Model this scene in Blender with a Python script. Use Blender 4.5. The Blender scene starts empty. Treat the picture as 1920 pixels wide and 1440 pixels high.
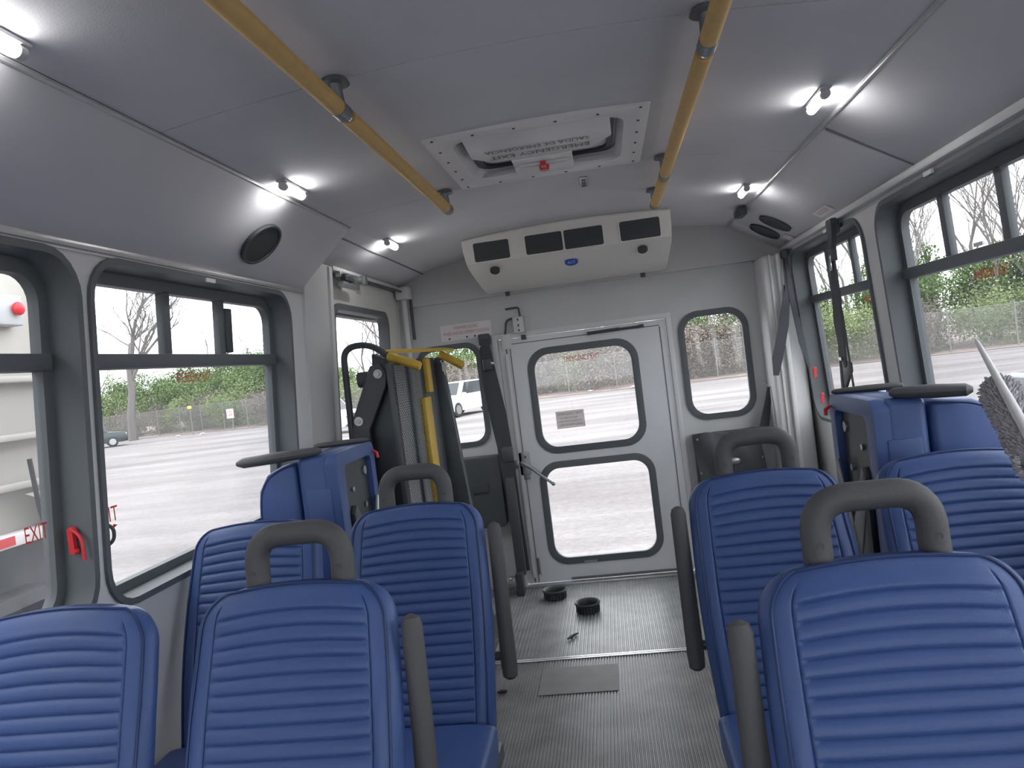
import bpy, bmesh, math, random
from mathutils import Vector, Matrix
from mathutils.geometry import tessellate_polygon
random.seed(7)
S = bpy.context.scene
COL = S.collection
PI = math.pi

# ------------------------------------------------------------------ camera
yaw, pitch, roll, FPX = -.12843, -.022945, -.125017, 1400.0
f = Vector((math.sin(yaw)*math.cos(pitch), math.cos(yaw)*math.cos(pitch), math.sin(pitch)))
rt = Vector((math.cos(yaw), -math.sin(yaw), 0)); up = rt.cross(f)
c, s = math.cos(roll), math.sin(roll)
R_, U_ = rt*c + up*s, up*c - rt*s
cd = bpy.data.cameras.new('camera'); cam = bpy.data.objects.new('camera', cd); COL.objects.link(cam)
cam.matrix_world = Matrix(((R_.x, U_.x, -f.x, 0), (R_.y, U_.y, -f.y, 0), (R_.z, U_.z, -f.z, 1.36), (0, 0, 0, 1)))
cd.sensor_fit = 'HORIZONTAL'; cd.sensor_width = 36.0; cd.lens = FPX/1920*36.0
cd.clip_start = .02; cd.clip_end = 500
S.camera = cam

# ------------------------------------------------------------------ world and exposure
W = bpy.data.worlds.new('overcast'); S.world = W; W.use_nodes = True
bg = W.node_tree.nodes['Background']
bg.inputs[0].default_value = (.90, .95, 1.0, 1); bg.inputs[1].default_value = 1.0
S.view_settings.view_transform = 'Standard'; S.view_settings.look = 'None'
S.view_settings.gamma = 1; S.view_settings.use_curve_mapping = False
S.view_settings.exposure = 2.08
sd = bpy.data.lights.new('sun', 'SUN'); sd.energy = .25; sd.angle = 1.2; sd.color = (1, .97, .92)
so = bpy.data.objects.new('sun', sd); COL.objects.link(so); so.rotation_euler = (math.radians(38), math.radians(12), math.radians(160))

# ------------------------------------------------------------------ materials
MATS = {}
def mat(name, col, rough=.6, metal=0, bump=0, bscale=200, var=0, vscale=4, spec=.5, emit=None, coat=0):
    m = bpy.data.materials.new(name); m.use_nodes = True
    nt = m.node_tree; N = nt.nodes; L = nt.links; p = N['Principled BSDF']
    p.inputs['Base Color'].default_value = (*col, 1); p.inputs['Roughness'].default_value = rough
    p.inputs['Metallic'].default_value = metal; p.inputs['Specular IOR Level'].default_value = spec
    p.inputs['Coat Weight'].default_value = coat
    tc = N.new('ShaderNodeTexCoord')
    if var:
        n = N.new('ShaderNodeTexNoise'); n.inputs['Scale'].default_value = vscale; n.inputs['Detail'].default_value = 5
        L.new(tc.outputs['Object'], n.inputs['Vector'])
        r = N.new('ShaderNodeValToRGB')
        r.color_ramp.elements[0].position = .3; r.color_ramp.elements[1].position = .7
        r.color_ramp.elements[0].color = (*[max(0, x*(1-var)) for x in col], 1)
        r.color_ramp.elements[1].color = (*[min(1, x*(1+var)) for x in col], 1)
        L.new(n.outputs[0], r.inputs[0]); L.new(r.outputs[0], p.inputs['Base Color'])
    if bump:
        n = N.new('ShaderNodeTexNoise'); n.inputs['Scale'].default_value = bscale; n.inputs['Detail'].default_value = 3
        L.new(tc.outputs['Object'], n.inputs['Vector'])
        b = N.new('ShaderNodeBump'); b.inputs['Strength'].default_value = bump; b.inputs['Distance'].default_value = .002
        L.new(n.outputs[0], b.inputs['Height']); L.new(b.outputs[0], p.inputs['Normal'])
    if emit:
        p.inputs['Emission Color'].default_value = (*emit[:3], 1); p.inputs['Emission Strength'].default_value = emit[3]
    MATS[name] = m
    return m
mat('headliner', (.70, .695, .725), .75, bump=.15, bscale=260, var=.05, vscale=3)
mat('cove', (.69, .685, .72), .45, bump=.1, bscale=200, var=.04, vscale=2)
mat('wall', (.70, .70, .70), .55, bump=.1, bscale=300, var=.05, vscale=2)
mat('rear_wall', (.64, .64, .64), .6, bump=.12, bscale=300, var=.05, vscale=3)
mat('door_white', (.76, .765, .79), .4, var=.04, vscale=5)
mat('lift_door_white', (.72, .71, .67), .4, var=.04, vscale=5)
mat('seam', (.17, .17, .18), .7)
mat('aluminium', (.62, .62, .63), .32, metal=.85, bump=.1, bscale=120, var=.08, vscale=30)
mat('trim_grey', (.55, .55, .56), .3, metal=.3, var=.06, vscale=20)
mat('bracket_grey', (.20, .22, .24), .4, metal=.5)
mat('trim_white', (.72, .72, .72), .35)
mat('black_frame', (.125, .138, .148), .55, bump=.08, bscale=300)
mat('rubber', (.06, .068, .075), .55)
mat('vinyl', (.052, .098, .268), .42, bump=.25, bscale=420, var=.07, vscale=6, spec=.45)
mat('vinyl_edge', (.02, .045, .15), .45)
mat('vinyl_light', (.07, .13, .37), .45)
mat('foam', (.085, .085, .09), .6, bump=.3, bscale=300)
mat('dark_plastic', (.075, .08, .088), .45, bump=.1)
mat('dark_steel', (.07, .08, .09), .45, metal=.3, var=.2, vscale=12)
mat('steel', (.42, .44, .45), .35, metal=.8, var=.1, vscale=20)
mat('yellow', (.62, .40, .05), .5, bump=.2, bscale=160, var=.08, vscale=20)
mat('rail_yellow', (.78, .50, .17), .55, bump=.4, bscale=500, var=.06, vscale=30)
mat('belt', (.055, .06, .07), .7, bump=.3, bscale=600)
mat('ac_white', (.80, .775, .73), .42, bump=.1, bscale=250)
mat('ac_dark', (.045, .053, .06), .5)
mat('grille', (.05, .055, .06), .7, bump=.5, bscale=900)
mat('red', (.65, .03, .04), .4)
mat('red_print', (.70, .06, .05), .5)
mat('pink_print', (.60, .18, .20), .5)
mat('black_print', (.05, .05, .055), .5)
mat('white_plastic', (.70, .70, .70), .4)
mat('hatch_white', (.80, .78, .79), .4)
mat('sticker', (.46, .40, .38), .5)
mat('sticker_white', (.84, .80, .80), .5)
mat('blue_badge', (.02, .10, .50), .3)
mat('duster', (.50, .48, .51), .9)
mat('floor_rubber', (.22, .225, .23), .38, bump=.15, bscale=80, var=.25, vscale=9)
mat('floor_rubber_dark', (.165, .165, .165), .42, bump=.15, bscale=80, var=.3, vscale=7)
mat('floor_grey', (.155, .15, .147), .6, var=.12, vscale=14)
mat('lamp', (1, 1, 1), .3, emit=(1, 1, .98, 8))
mat('lamp_case', (.6, .6, .62), .3)
mat('truck', (.44, .415, .385), .55, var=.06, vscale=1.5, bump=.2, bscale=20)
mat('truck_dark', (.10, .10, .11), .7, var=.4, vscale=4)
mat('truck_grey', (.45, .45, .46), .6)
mat('tyre', (.03, .03, .033), .8)
mat('car_dark', (.035, .045, .05), .3, coat=.4)
mat('car_white', (.80, .80, .82), .25, coat=.5)
mat('car_silver', (.50, .54, .58), .3, coat=.5)
mat('car_glass', (.03, .035, .04), .1)
mat('chrome', (.6, .6, .62), .15, metal=1)
mat('bark', (.15, .135, .13), .9)
mat('bark_light', (.22, .20, .19), .9)
mat('leaf', (.12, .18, .06), .8, var=.35, vscale=.6)
mat('leaf_pale', (.20, .25, .105), .8, var=.3, vscale=.6)
mat('leaf_brown', (.20, .17, .145), .85, var=.3, vscale=.6)
mat('mulch', (.28, .22, .20), .95, var=.3, vscale=.8)
mat('post', (.20, .20, .19), .6)
mat('paper', (.8, .8, .8), .7)
mat('sign_yellow', (.75, .75, .12), .6)

def mix_clear(name, fac_other, build):
    m = bpy.data.materials.new(name); m.use_nodes = True
    nt = m.node_tree; nt.nodes.clear(); N = nt.nodes; L = nt.links
    out = N.new('ShaderNodeOutputMaterial'); mx = N.new('ShaderNodeMixShader'); tr = N.new('ShaderNodeBsdfTransparent')
    o = build(N, L)
    L.new(tr.outputs[0], mx.inputs[1]); L.new(o.outputs[0], mx.inputs[2])
    if callable(fac_other): L.new(fac_other(N, L), mx.inputs[0])
    else: mx.inputs[0].default_value = fac_other
    L.new(mx.outputs[0], out.inputs[0]); MATS[name] = m
    return m
def _gloss(N, L):
    g = N.new('ShaderNodeBsdfGlossy'); g.inputs['Roughness'].default_value = .03; return g
def _fres(N, L):
    g = N.new('ShaderNodeLayerWeight'); g.inputs[0].default_value = .5
    p = N.new('ShaderNodeMath'); p.operation = 'POWER'; p.inputs[1].default_value = 5; L.new(g.outputs['Facing'], p.inputs[0])
    a = N.new('ShaderNodeMath'); a.operation = 'MULTIPLY_ADD'; a.inputs[1].default_value = .5; a.inputs[2].default_value = .03; L.new(p.outputs[0], a.inputs[0])
    return a.outputs[0]
mix_clear('glass', _fres, _gloss)
def _dust(N, L):
    d = N.new('ShaderNodeBsdfDiffuse'); d.inputs[0].default_value = (.62, .63, .64, 1); return d
def _dustfac(N, L):
    tc = N.new('ShaderNodeTexCoord'); n = N.new('ShaderNodeTexNoise'); n.inputs['Scale'].default_value = 2.2; n.inputs['Detail'].default_value = 6
    L.new(tc.outputs['Object'], n.inputs[0])
    r = N.new('ShaderNodeMapRange'); r.inputs[1].default_value = .3; r.inputs[2].default_value = .75; r.inputs[3].default_value = .07; r.inputs[4].default_value = .20
    L.new(n.outputs[0], r.inputs[0]); return r.outputs[0]
mix_clear('dusty_glass', _dustfac, _dust)
def _film(N, L):
    d = N.new('ShaderNodeBsdfDiffuse'); d.inputs[0].default_value = (.50, .44, .42, 1); return d
mix_clear('sticker_film', .55, _film)
def _wire(N, L):
    d = N.new('ShaderNodeBsdfDiffuse'); d.inputs[0].default_value = (.34, .33, .32, 1); return d
mix_clear('chain_link', .22, _wire)

# gravel ground
def ground_mat():
    m = bpy.data.materials.new('gravel'); m.use_nodes = True; nt = m.node_tree; N = nt.nodes; L = nt.links; p = N['Principled BSDF']
    p.inputs['Roughness'].default_value = .95; p.inputs['Specular IOR Level'].default_value = .1
    tc = N.new('ShaderNodeTexCoord')
    mp = N.new('ShaderNodeMapping'); mp.inputs['Scale'].default_value = (.10, .45, 1); L.new(tc.outputs['Object'], mp.inputs[0])
    a = N.new('ShaderNodeTexNoise'); a.inputs['Scale'].default_value = 1.0; a.inputs['Detail'].default_value = 8; a.inputs['Roughness'].default_value = .65
    L.new(mp.outputs[0], a.inputs['Vector'])
    b = N.new('ShaderNodeTexNoise'); b.inputs['Scale'].default_value = 9; b.inputs['Detail'].default_value = 6; b.inputs['Roughness'].default_value = .8
    L.new(tc.outputs['Object'], b.inputs['Vector'])
    v = N.new('ShaderNodeTexVoronoi'); v.inputs['Scale'].default_value = 16; L.new(tc.outputs['Object'], v.inputs['Vector'])
    r1 = N.new('ShaderNodeValToRGB'); r1.color_ramp.elements[0].position = .35; r1.color_ramp.elements[1].position = .62
    r1.color_ramp.elements[0].color = (.195, .178, .175, 1); r1.color_ramp.elements[1].color = (.305, .286, .283, 1)
    L.new(a.outputs[0], r1.inputs[0])
    r2 = N.new('ShaderNodeValToRGB'); r2.color_ramp.elements[0].position = .30; r2.color_ramp.elements[1].position = .62
    r2.color_ramp.elements[0].color = (.72, .70, .69, 1); r2.color_ramp.elements[1].color = (1.0, 1.0, 1.0, 1)
    L.new(b.outputs[0], r2.inputs[0])
    mx = N.new('ShaderNodeMix'); mx.data_type = 'RGBA'; mx.blend_type = 'MULTIPLY'; mx.inputs[0].default_value = .9
    L.new(r1.outputs[0], mx.inputs[6]); L.new(r2.outputs[0], mx.inputs[7]); L.new(mx.outputs[2], p.inputs['Base Color'])
    bm_ = N.new('ShaderNodeBump'); bm_.inputs['Strength'].default_value = .6; bm_.inputs['Distance'].default_value = .03
    L.new(v.outputs[0], bm_.inputs['Height']); L.new(bm_.outputs[0], p.inputs['Normal'])
    MATS['gravel'] = m
ground_mat()

# ------------------------------------------------------------------ helpers
def XL(z): return -1.25 - .08*(1.5 - z)
def XR(z): return 1.09 + .05*(1.5 - z)
YB = 4.56
def mapL(u, v, w): return Vector((XL(v) + w, u, v))
def mapR(u, v, w): return Vector((XR(v) - w, u, v))
def mapB(u, v, w): return Vector((u, YB - w, v))
def rrect(u0, v0, u1, v1, r, n=6):
    o = []
    for cx, cy, a0 in ((u1-r, v1-r, 0), (u0+r, v1-r, 90), (u0+r, v0+r, 180), (u1-r, v0+r, 270)):
        for k in range(n+1):
            a = math.radians(a0 + 90*k/n); o.append((cx + r*math.cos(a), cy + r*math.sin(a)))
    return o
def rect(u0, v0, u1, v1): return [(u0, v0), (u1, v0), (u1, v1), (u0, v1)]
def fillet(pts, r, n=6):
    pts = [Vector(p) for p in pts]; o = [pts[0]]
    for i in range(1, len(pts)-1):
        p, a, b = pts[i], (pts[i-1]-pts[i]), (pts[i+1]-pts[i])
        rr = min(r, a.length*.49, b.length*.49); A = p + a.normalized()*rr; B = p + b.normalized()*rr
        for k in range(n+1):
            t = k/n; o.append(A*(1-t)**2 + p*2*t*(1-t) + B*t*t)
    o.append(pts[-1]); return o

class MB:
    def __init__(s): s.v = []; s.f = []
    def add(s, vs, fs):
        k = len(s.v); s.v += [Vector(x) for x in vs]; s.f += [tuple(i+k for i in q) for q in fs]; return s
    def box(s, a, b, M=None):
        (x0, y0, z0), (x1, y1, z1) = a, b
        vs = [Vector(p) for p in ((x0,y0,z0),(x1,y0,z0),(x1,y1,z0),(x0,y1,z0),(x0,y0,z1),(x1,y0,z1),(x1,y1,z1),(x0,y1,z1))]
        if M: vs = [M @ p for p in vs]
        return s.add(vs, ((0,3,2,1),(4,5,6,7),(0,1,5,4),(1,2,6,5),(2,3,7,6),(3,0,4,7)))
    def cbox(s, c, d, M=None):
        c = Vector(c); d = Vector(d)/2
        if M: return s.box(-d, d, Matrix.Translation(c) @ M.to_4x4())
        return s.box(c-d, c+d)
    def plate(s, outer, holes, w0, w1, mp):
        loops = [outer] + list(holes)
        tri = tessellate_polygon([[Vector((p[0], p[1], 0)) for p in l] for l in loops])
        n = sum(len(l) for l in loops); fl = [p for l in loops for p in l]
        vs = [mp(p[0], p[1], w0) for p in fl] + [mp(p[0], p[1], w1) for p in fl]
        fs = [tuple(t) for t in tri] + [tuple(i+n for i in reversed(t)) for t in tri]
        k = 0
        for l in loops:
            m = len(l)
            for i in range(m): j = (i+1) % m; fs.append((k+i, k+j, k+j+n, k+i+n))
            k += m
        return s.add(vs, fs)
    def bridge(s, la, wa, lb, wb, mp):      # closed strip between two loops of equal length
        n = len(la); vs = [mp(p[0], p[1], wa) for p in la] + [mp(p[0], p[1], wb) for p in lb]
        return s.add(vs, [(i, (i+1) % n, n+(i+1) % n, n+i) for i in range(n)])
    def tube(s, path, r, n=10, cap=True, sq=None):
        P = [Vector(p) for p in path]; m = len(P); rs = r if isinstance(r, (list, tuple)) else [r]*m
        T = [(P[min(i+1, m-1)] - P[max(i-1, 0)]).normalized() for i in range(m)]
        ref = Vector((0, 0, 1)) if abs(T[0].z) < .9 else Vector((1, 0, 0))
        nx = T[0].cross(ref).normalized(); vs = []; fs = []
        for i in range(m):
            nx = (nx - T[i]*nx.dot(T[i])).normalized(); ny = T[i].cross(nx)
            for k in range(n):
                a = 2*PI*k/n; vs.append(P[i] + (nx*math.cos(a) + ny*math.sin(a)*(sq or 1))*rs[i])
        for i in range(m-1):
            for k in range(n): j = (k+1) % n; fs.append((i*n+k, i*n+j, (i+1)*n+j, (i+1)*n+k))
        if cap: fs.append(tuple(range(n-1, -1, -1))); fs.append(tuple(range((m-1)*n, m*n)))
        return s.add(vs, fs)
    def cyl(s, a, b, r, n=16, r2=None): return s.tube([a, b], [r, r if r2 is None else r2], n)
    def strap(s, path, wid, th, side):      # flat ribbon: side = width direction per point or constant
        P = [Vector(p) for p in path]; m = len(P); vs = []; fs = []
        for i in range(m):
            w = wid[i] if isinstance(wid, (list, tuple)) else wid
            T = (P[min(i+1, m-1)] - P[max(i-1, 0)]).normalized(); sd_ = Vector(side); sd_ = (sd_ - T*sd_.dot(T)).normalized(); nn = T.cross(sd_)
            for a, b in ((-1, -1), (1, -1), (1, 1), (-1, 1)): vs.append(P[i] + sd_*w/2*a + nn*th/2*b)
        for i in range(m-1):
            for k in range(4): j = (k+1) % 4; fs.append((i*4+k, i*4+j, i*4+4+j, i*4+4+k))
        fs += [(3, 2, 1, 0), tuple(range(4*m-4, 4*m))]
        return s.add(vs, fs)
    def sph(s, c, r, n=10, m=6, sc=(1, 1, 1)):
        c = Vector(c); vs = [c + Vector((0, 0, r*sc[2]))]
        for i in range(1, m):
            for k in range(n):
                t = PI*i/m; a = 2*PI*k/n
                vs.append(c + Vector((r*math.sin(t)*math.cos(a)*sc[0], r*math.sin(t)*math.sin(a)*sc[1], r*math.cos(t)*sc[2])))
        vs.append(c - Vector((0, 0, r*sc[2]))); fs = []
        for k in range(n):
            j = (k+1) % n; fs.append((0, 1+k, 1+j)); fs.append((len(vs)-1, 1+(m-2)*n+j, 1+(m-2)*n+k))
            for i in range(m-2): a = 1+i*n; fs.append((a+k, a+n+k, a+n+j, a+j))
        return s.add(vs, fs)
    def build(s, name, m, parent=None, bevel=0, seg=2, smooth=True, angle=35, loc=None, fix=True):
        base = Vector(parent.location) if parent is not None and not parent.parent else Vector((0, 0, 0))
        if parent is not None and parent.parent: base = Vector(parent.parent.location) if not parent.parent.parent else Vector((0,0,0))
        if parent is not None and parent.parent is not None: base = Vector(root_of(parent).location)
        if loc is not None and parent is None: base = Vector(loc)
        me = bpy.data.meshes.new(name); me.from_pydata([v - base for v in s.v], [], s.f)
        if fix or bevel:
            b = bmesh.new(); b.from_mesh(me)
            if bevel: bmesh.ops.remove_doubles(b, verts=b.verts, dist=1e-6)
            bmesh.ops.recalc_face_normals(b, faces=b.faces)
            if bevel:
                es = [e for e in b.edges if len(e.link_faces) == 2 and e.calc_face_angle(0) > .6]
                bmesh.ops.bevel(b, geom=es, offset=bevel, segments=seg, profile=.5, affect='EDGES', clamp_overlap=True)
            b.to_mesh(me); b.free()
        if smooth:
            for p in me.polygons: p.use_smooth = True
            me.set_sharp_from_angle(angle=math.radians(angle))
        me.materials.append(MATS[m] if isinstance(m, str) else m)
        o = bpy.data.objects.new(name, me); COL.objects.link(o)
        if parent is not None: o.parent = parent
        elif loc is not None: o.location = loc
        return o
def root_of(o):
    while o.parent: o = o.parent
    return o
def tag(o, label=None, cat=None, group=None, kind=None):
    if label: o['label'] = label
    if cat: o['category'] = cat
    if group: o['group'] = group
    if kind: o['kind'] = kind
    return o
def thing(name, label, cat, loc=(0, 0, 0), group=None, kind=None):
    o = bpy.data.objects.new(name, None); COL.objects.link(o); o.location = loc; o.empty_display_size = .1
    return tag(o, label, cat, group, kind)
def struct(name, loc=(0, 0, 0)): return thing(name, None, None, loc, kind='structure')
KIDS = {}
def copy_tree(o, dloc=(0, 0, 0), parent=None):
    cpy = o.copy(); COL.objects.link(cpy); cpy.parent = parent
    if parent is None: cpy.location = Vector(o.location) + Vector(dloc)
    for ch in [x for x in bpy.data.objects if x.parent == o]: copy_tree(ch, parent=cpy)
    return cpy
def text(name, body, h, m, parent, org, ux, uy, depth=.0008, wid=None, bold=.0, align='CENTER'):
    cu = bpy.data.curves.new(name, 'FONT'); cu.body = body; cu.size = 1; cu.align_x = align; cu.align_y = 'CENTER'; cu.offset = bold; cu.resolution_u = 2
    to = bpy.data.objects.new(name, cu); COL.objects.link(to); bpy.context.view_layer.update()
    me = bpy.data.meshes.new_from_object(to.evaluated_get(bpy.context.evaluated_depsgraph_get()))
    COL.objects.unlink(to); bpy.data.objects.remove(to)
    ux = Vector(ux).normalized(); uy = Vector(uy).normalized(); nz = ux.cross(uy); org = Vector(org)
    ys = [v.co.y for v in me.vertices]; xs = [v.co.x for v in me.vertices]
    sy = h/(.72*max(1, body.count('\n')*1.0+1)) if '\n' not in body else h/(max(ys)-min(ys)); sx = sy
    if wid: sx = wid/(max(xs)-min(xs))
    base = Vector(root_of(parent).location)
    for v in me.vertices: v.co = org + ux*v.co.x*sx + uy*v.co.y*sy + nz*depth - base
    me.name = name; me.materials.append(MATS[m]); o = bpy.data.objects.new(name, me); COL.objects.link(o); o.parent = parent
    return o

# ================================================================== STRUCTURE
# ---- floor: two ribbed rubber sheets, a metal threshold strip
fl = struct('floor')
def ribbed(y0, y1, pitch, x0=-1.36, x1=1.16, h=.0035, holes=None):
    vs = []; fs = []; n = int((x1-x0)/pitch); pts = []
    for i in range(n):
        a = x0 + i*pitch
        pts += [(a, 0), (a+.30*pitch, 0), (a+.42*pitch, h), (a+.88*pitch, h)]
    pts.append((x1, 0))
    for (x, z) in pts: vs += [(x, y0, z-.0035), (x, y1, z-.0035)]
    fs = [(2*i, 2*i+2, 2*i+3, 2*i+1) for i in range(len(pts)-1)]
    return MB().add(vs, fs)
ribbed(3.40, YB, .0185).build('rubber_sheet', 'floor_rubber', fl, smooth=False, fix=False)
ribbed(-2.0, 3.365, .0125).build('rubber_sheet', 'floor_rubber_dark', fl, smooth=False, fix=False)
MB().box((-1.4, -2.0, -.10), (1.2, YB+.1, -.005)).build('subfloor', 'seam', fl)
for k, yy in enumerate((3.367, 3.386)): MB().box((-1.33, yy, -.004), (1.14, yy+.013, .004)).build('metal_strip', 'aluminium', fl, bevel=.0015)
MB().box((-1.33, 3.379, -.004), (1.14, 3.387, .001)).build('strip_groove', 'seam', fl)
MB().plate(rrect(-.445, 3.015, -.112, 3.28, .006), [], 0, .0025, lambda u, v, w: Vector((u, v, w))).build('smooth_patch', 'floor_grey', fl)['label'] = 'smooth grey patch on the ribbed floor'
MB().box((-1.33, 4.50, -.004), (1.14, 4.555, .010)).build('threshold', 'aluminium', fl, bevel=.003)

# ---- side walls with window openings
Z0, Z1 = .87, 1.762
LW = [(-1.30, -.10), (.40, 1.662), (1.700, 2.880)]
RW = [(-1.10, .30), (.48, 1.66), (1.80, 3.02), (3.175, 4.31)]
LD = (3.345, 4.50, .02, 1.905)
R0 = .11
wl = struct('wall_left')
LH = [rrect(a, Z0, b, Z1, R0) for a, b in LW]
MB().plate(rect(-2.0, -.1, 3.335, 1.80), LH, 0, -.10, mapL).build('wall_panel', 'wall', wl)
MB().plate([(3.335, -.1), (3.343, -.1), (3.343, 1.91), (4.51, 1.91), (4.51, -.1), (4.56, -.1), (4.56, 1.97), (3.335, 1.97)], [], 0, -.10, mapL).build('door_surround', 'trim_white', wl)
MB().box((XL(1.4)+.002, 3.02, .0), (XL(1.4)+.001, 3.02, .0))
MB().plate([(3.025, -.1), (3.335, -.1), (3.335, 1.925), (3.025, 1.925)], [], .0, .012, mapL).build('door_post', 'rear_wall', wl)
MB().plate([(3.30, -.1), (3.335, -.1), (3.335, 1.92), (3.30, 1.92)], [], .012, .022, mapL).build('post_edge_trim', 'trim_white', wl)
wr = struct('wall_right')
RH = [rrect(a, Z0, b, Z1+.03, R0) for a, b in RW]
MB().plate(rect(-2.0, -.1, YB, 1.84), RH, 0, -.10, mapR).build('wall_panel', 'wall', wr)
for a in (2.90, 3.02): pass
# ---- rear wall
wb = struct('wall_rear')
DX0, DX1, DZ1 = -.645, .378, 1.535
RLW = (-1.165, .895, -.755, 1.545); RRW = (.442, .90, .85, 1.553)
MB().plate([(-1.38, -.1), (DX0, -.1), (DX0, DZ1), (DX1, DZ1), (DX1, -.1), (1.2, -.1), (1.14, 2.0), (.79, 2.12), (-.99, 2.12), (-1.30, 2.0)],
           [rrect(*RLW, .10), rrect(*RRW, .12)], 0, -.08, mapB).build('wall_panel', 'rear_wall', wb)
MB().plate([(-1.235, 1.80), (-1.05, 1.80), (1.10, 1.80), (1.085, 1.86), (.79, 2.10), (-.99, 2.10), (-1.235, 1.93)], [], 0, .045, mapB).build('header_panel', 'rear_wall', wb, bevel=.006)
MB().plate([(DX0-.035, 0), (DX0, 0), (DX0, DZ1), (DX1, DZ1), (DX1, 0), (DX1+.03, 0), (DX1+.03, DZ1+.03), (DX0-.035, DZ1+.03)], [], 0, .018, mapB).build('door_casing', 'trim_white', wb, bevel=.003)
MB().box((.915, 4.33, 0), (1.10, YB, 1.80)).build('corner_cover', 'wall', wb, bevel=.02, seg=3)
MB().box((.99, 4.30, 0), (1.015, 4.33, 1.80)).build('corner_rib', 'trim_white', wb, bevel=.006)
MB().box((.955, 4.318, 0), (.967, 4.335, 1.80)).build('corner_rib', 'trim_white', wb, bevel=.003)
MB().box((-1.0, 4.35, 0), (-.85, 4.352, .01)) 
wf = struct('wall_front')
MB().plate([(-1.5, -.1), (1.3, -.1), (1.2, 2.1), (-1.4, 2.1)], [rrect(-1.15, .75, 1.0, 1.75, .15)], 0, .08, lambda u, v, w: Vector((u, -2.0-w, v))).build('wall_panel', 'wall', wf)
MB().plate(rrect(-1.15, .75, 1.0, 1.75, .15), [], .03, .035, lambda u, v, w: Vector((u, -2.0-w, v))).build('pane', 'glass', wf)

# ---- ceiling: crowned panels, sloped coves
ce = struct('ceiling')
def zc(x):
    t = (x + .10)/.89; return 2.02 + .065*(1 - t*t)
NX = 20
def crown(y0, y1, dz=0, th=.012):
    m = MB(); vs = []
    for i in range(NX+1):
        x = -.985 + 1.77*i/NX
        vs += [(x, y0, zc(x)+dz), (x, y1, zc(x)+dz), (x, y0, zc(x)+dz+th), (x, y1, zc(x)+dz+th)]
    fs = []
    for i in range(NX):
        a = 4*i; b = a+4
        fs += [(a, b, b+1, a+1), (a+2, a+3, b+3, b+2), (a, a+2, b+2, b), (a+1, b+1, b+3, a+3)]
    fs += [(0, 1, 3, 2), (4*NX, 4*NX+2, 4*NX+3, 4*NX+1)]
    return m.add(vs, fs)
for a, b in ((-2.0, -.72), (-.716, .482), (.486, 1.688), (1.692, 2.898), (2.902, 4.52)):
    if a == 1.692:   # roof hatch opening in this panel
        m = MB(); g = [-.985 + 1.77*i/NX for i in range(NX+1)]
        m.plate([(-.985, a), (.785, a), (.785, b), (-.985, b)], [rect(-.41, 2.30, .15, 2.80)], 0, .012, lambda u, v, w: Vector((u, v, zc(u)+w)))
        bmx = [crown(a, 2.30), crown(2.80, b)]
        for q in bmx: q.build('ceiling_panel', 'headliner', ce)
        def part_crown(x0, x1):
            vs = []; n = 8
            for i in range(n+1):
                x = x0 + (x1-x0)*i/n
                vs += [(x, 2.30, zc(x)), (x, 2.80, zc(x))]
            return MB().add(vs, [(2*i, 2*i+2, 2*i+3, 2*i+1) for i in range(n)])
        part_crown(-.985, -.41).build('ceiling_panel', 'headliner', ce, fix=False); part_crown(.15, .785).build('ceiling_panel', 'headliner', ce, fix=False)
        continue
    crown(a, b).build('ceiling_panel', 'headliner', ce)
m = MB(); m.box((-1.36, -2.05, 2.13), (-.43, 4.62, 2.16)); m.box((.17, -2.05, 2.13), (1.22, 4.62, 2.16)); m.box((-.43, -2.05, 2.13), (.17, 2.27, 2.16)); m.box((-.43, 2.82, 2.13), (.17, 4.62, 2.16))
m.box((-1.40, -2.05, 1.74), (-1.35, 4.62, 2.16)); m.box((1.19, -2.05, 1.80), (1.24, 4.62, 2.16))
m.build('roof_skin', 'seam', ce)
for a in (-.718, .484, 1.69, 2.90):      # dark joint filler behind each seam
    vs = []
    for i in range(NX+1):
        x = -.985 + 1.77*i/NX; vs += [(x, a-.004, zc(x)+.006), (x, a+.004, zc(x)+.006)]
    MB().add(vs, [(2*i, 2*i+2, 2*i+3, 2*i+1) for i in range(NX)]).build('joint', 'seam', ce, fix=False)
def cove(side, x0, z0, x1, z1, y0, y1, m='cove'):   # panel from wall (x0,z0) up to ceiling (x1,z1)
    n = Vector((z1-z0, 0, -(x1-x0))).normalized()*.012
    if n.z < 0: n = -n
    q = MB(); P = [Vector((x0, y0, z0)), Vector((x1, y0, z1)), Vector((x1, y1, z1)), Vector((x0, y1, z0))]
    q.add(P + [p+n for p in P], ((0, 1, 2, 3), (7, 6, 5, 4), (0, 4, 5, 1), (1, 5, 6, 2), (2, 6, 7, 3), (3, 7, 4, 0)))
    return q.build('cove_panel', m, ce, bevel=.003)
cove('l', -1.235, 1.785, -.984, 2.017, -2.0, 3.028)
cove('l', -1.222, 1.925, -1.043, 1.992, 3.034, 4.52)
MB().add([(-1.046, 3.034, 1.992), (-.98, 3.034, 2.021), (-.98, 4.52, 2.021), (-1.046, 4.52, 1.992), (-1.046, 3.034, 2.005), (-.98, 3.034, 2.034), (-.98, 4.52, 2.034), (-1.046, 4.52, 2.005)], ((0, 1, 2, 3), (7, 6, 5, 4), (0, 4, 5, 1), (1, 5, 6, 2), (2, 6, 7, 3), (3, 7, 4, 0))).build('ceiling_panel', 'headliner', ce)
cove('r', 1.078, 1.835, .783, 2.018, -2.0, 2.585); cove('r', 1.078, 1.835, .783, 2.018, 2.592, 4.32)
cove('r', 1.078, 1.835, .783, 2.018, 4.322, 4.52)
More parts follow.
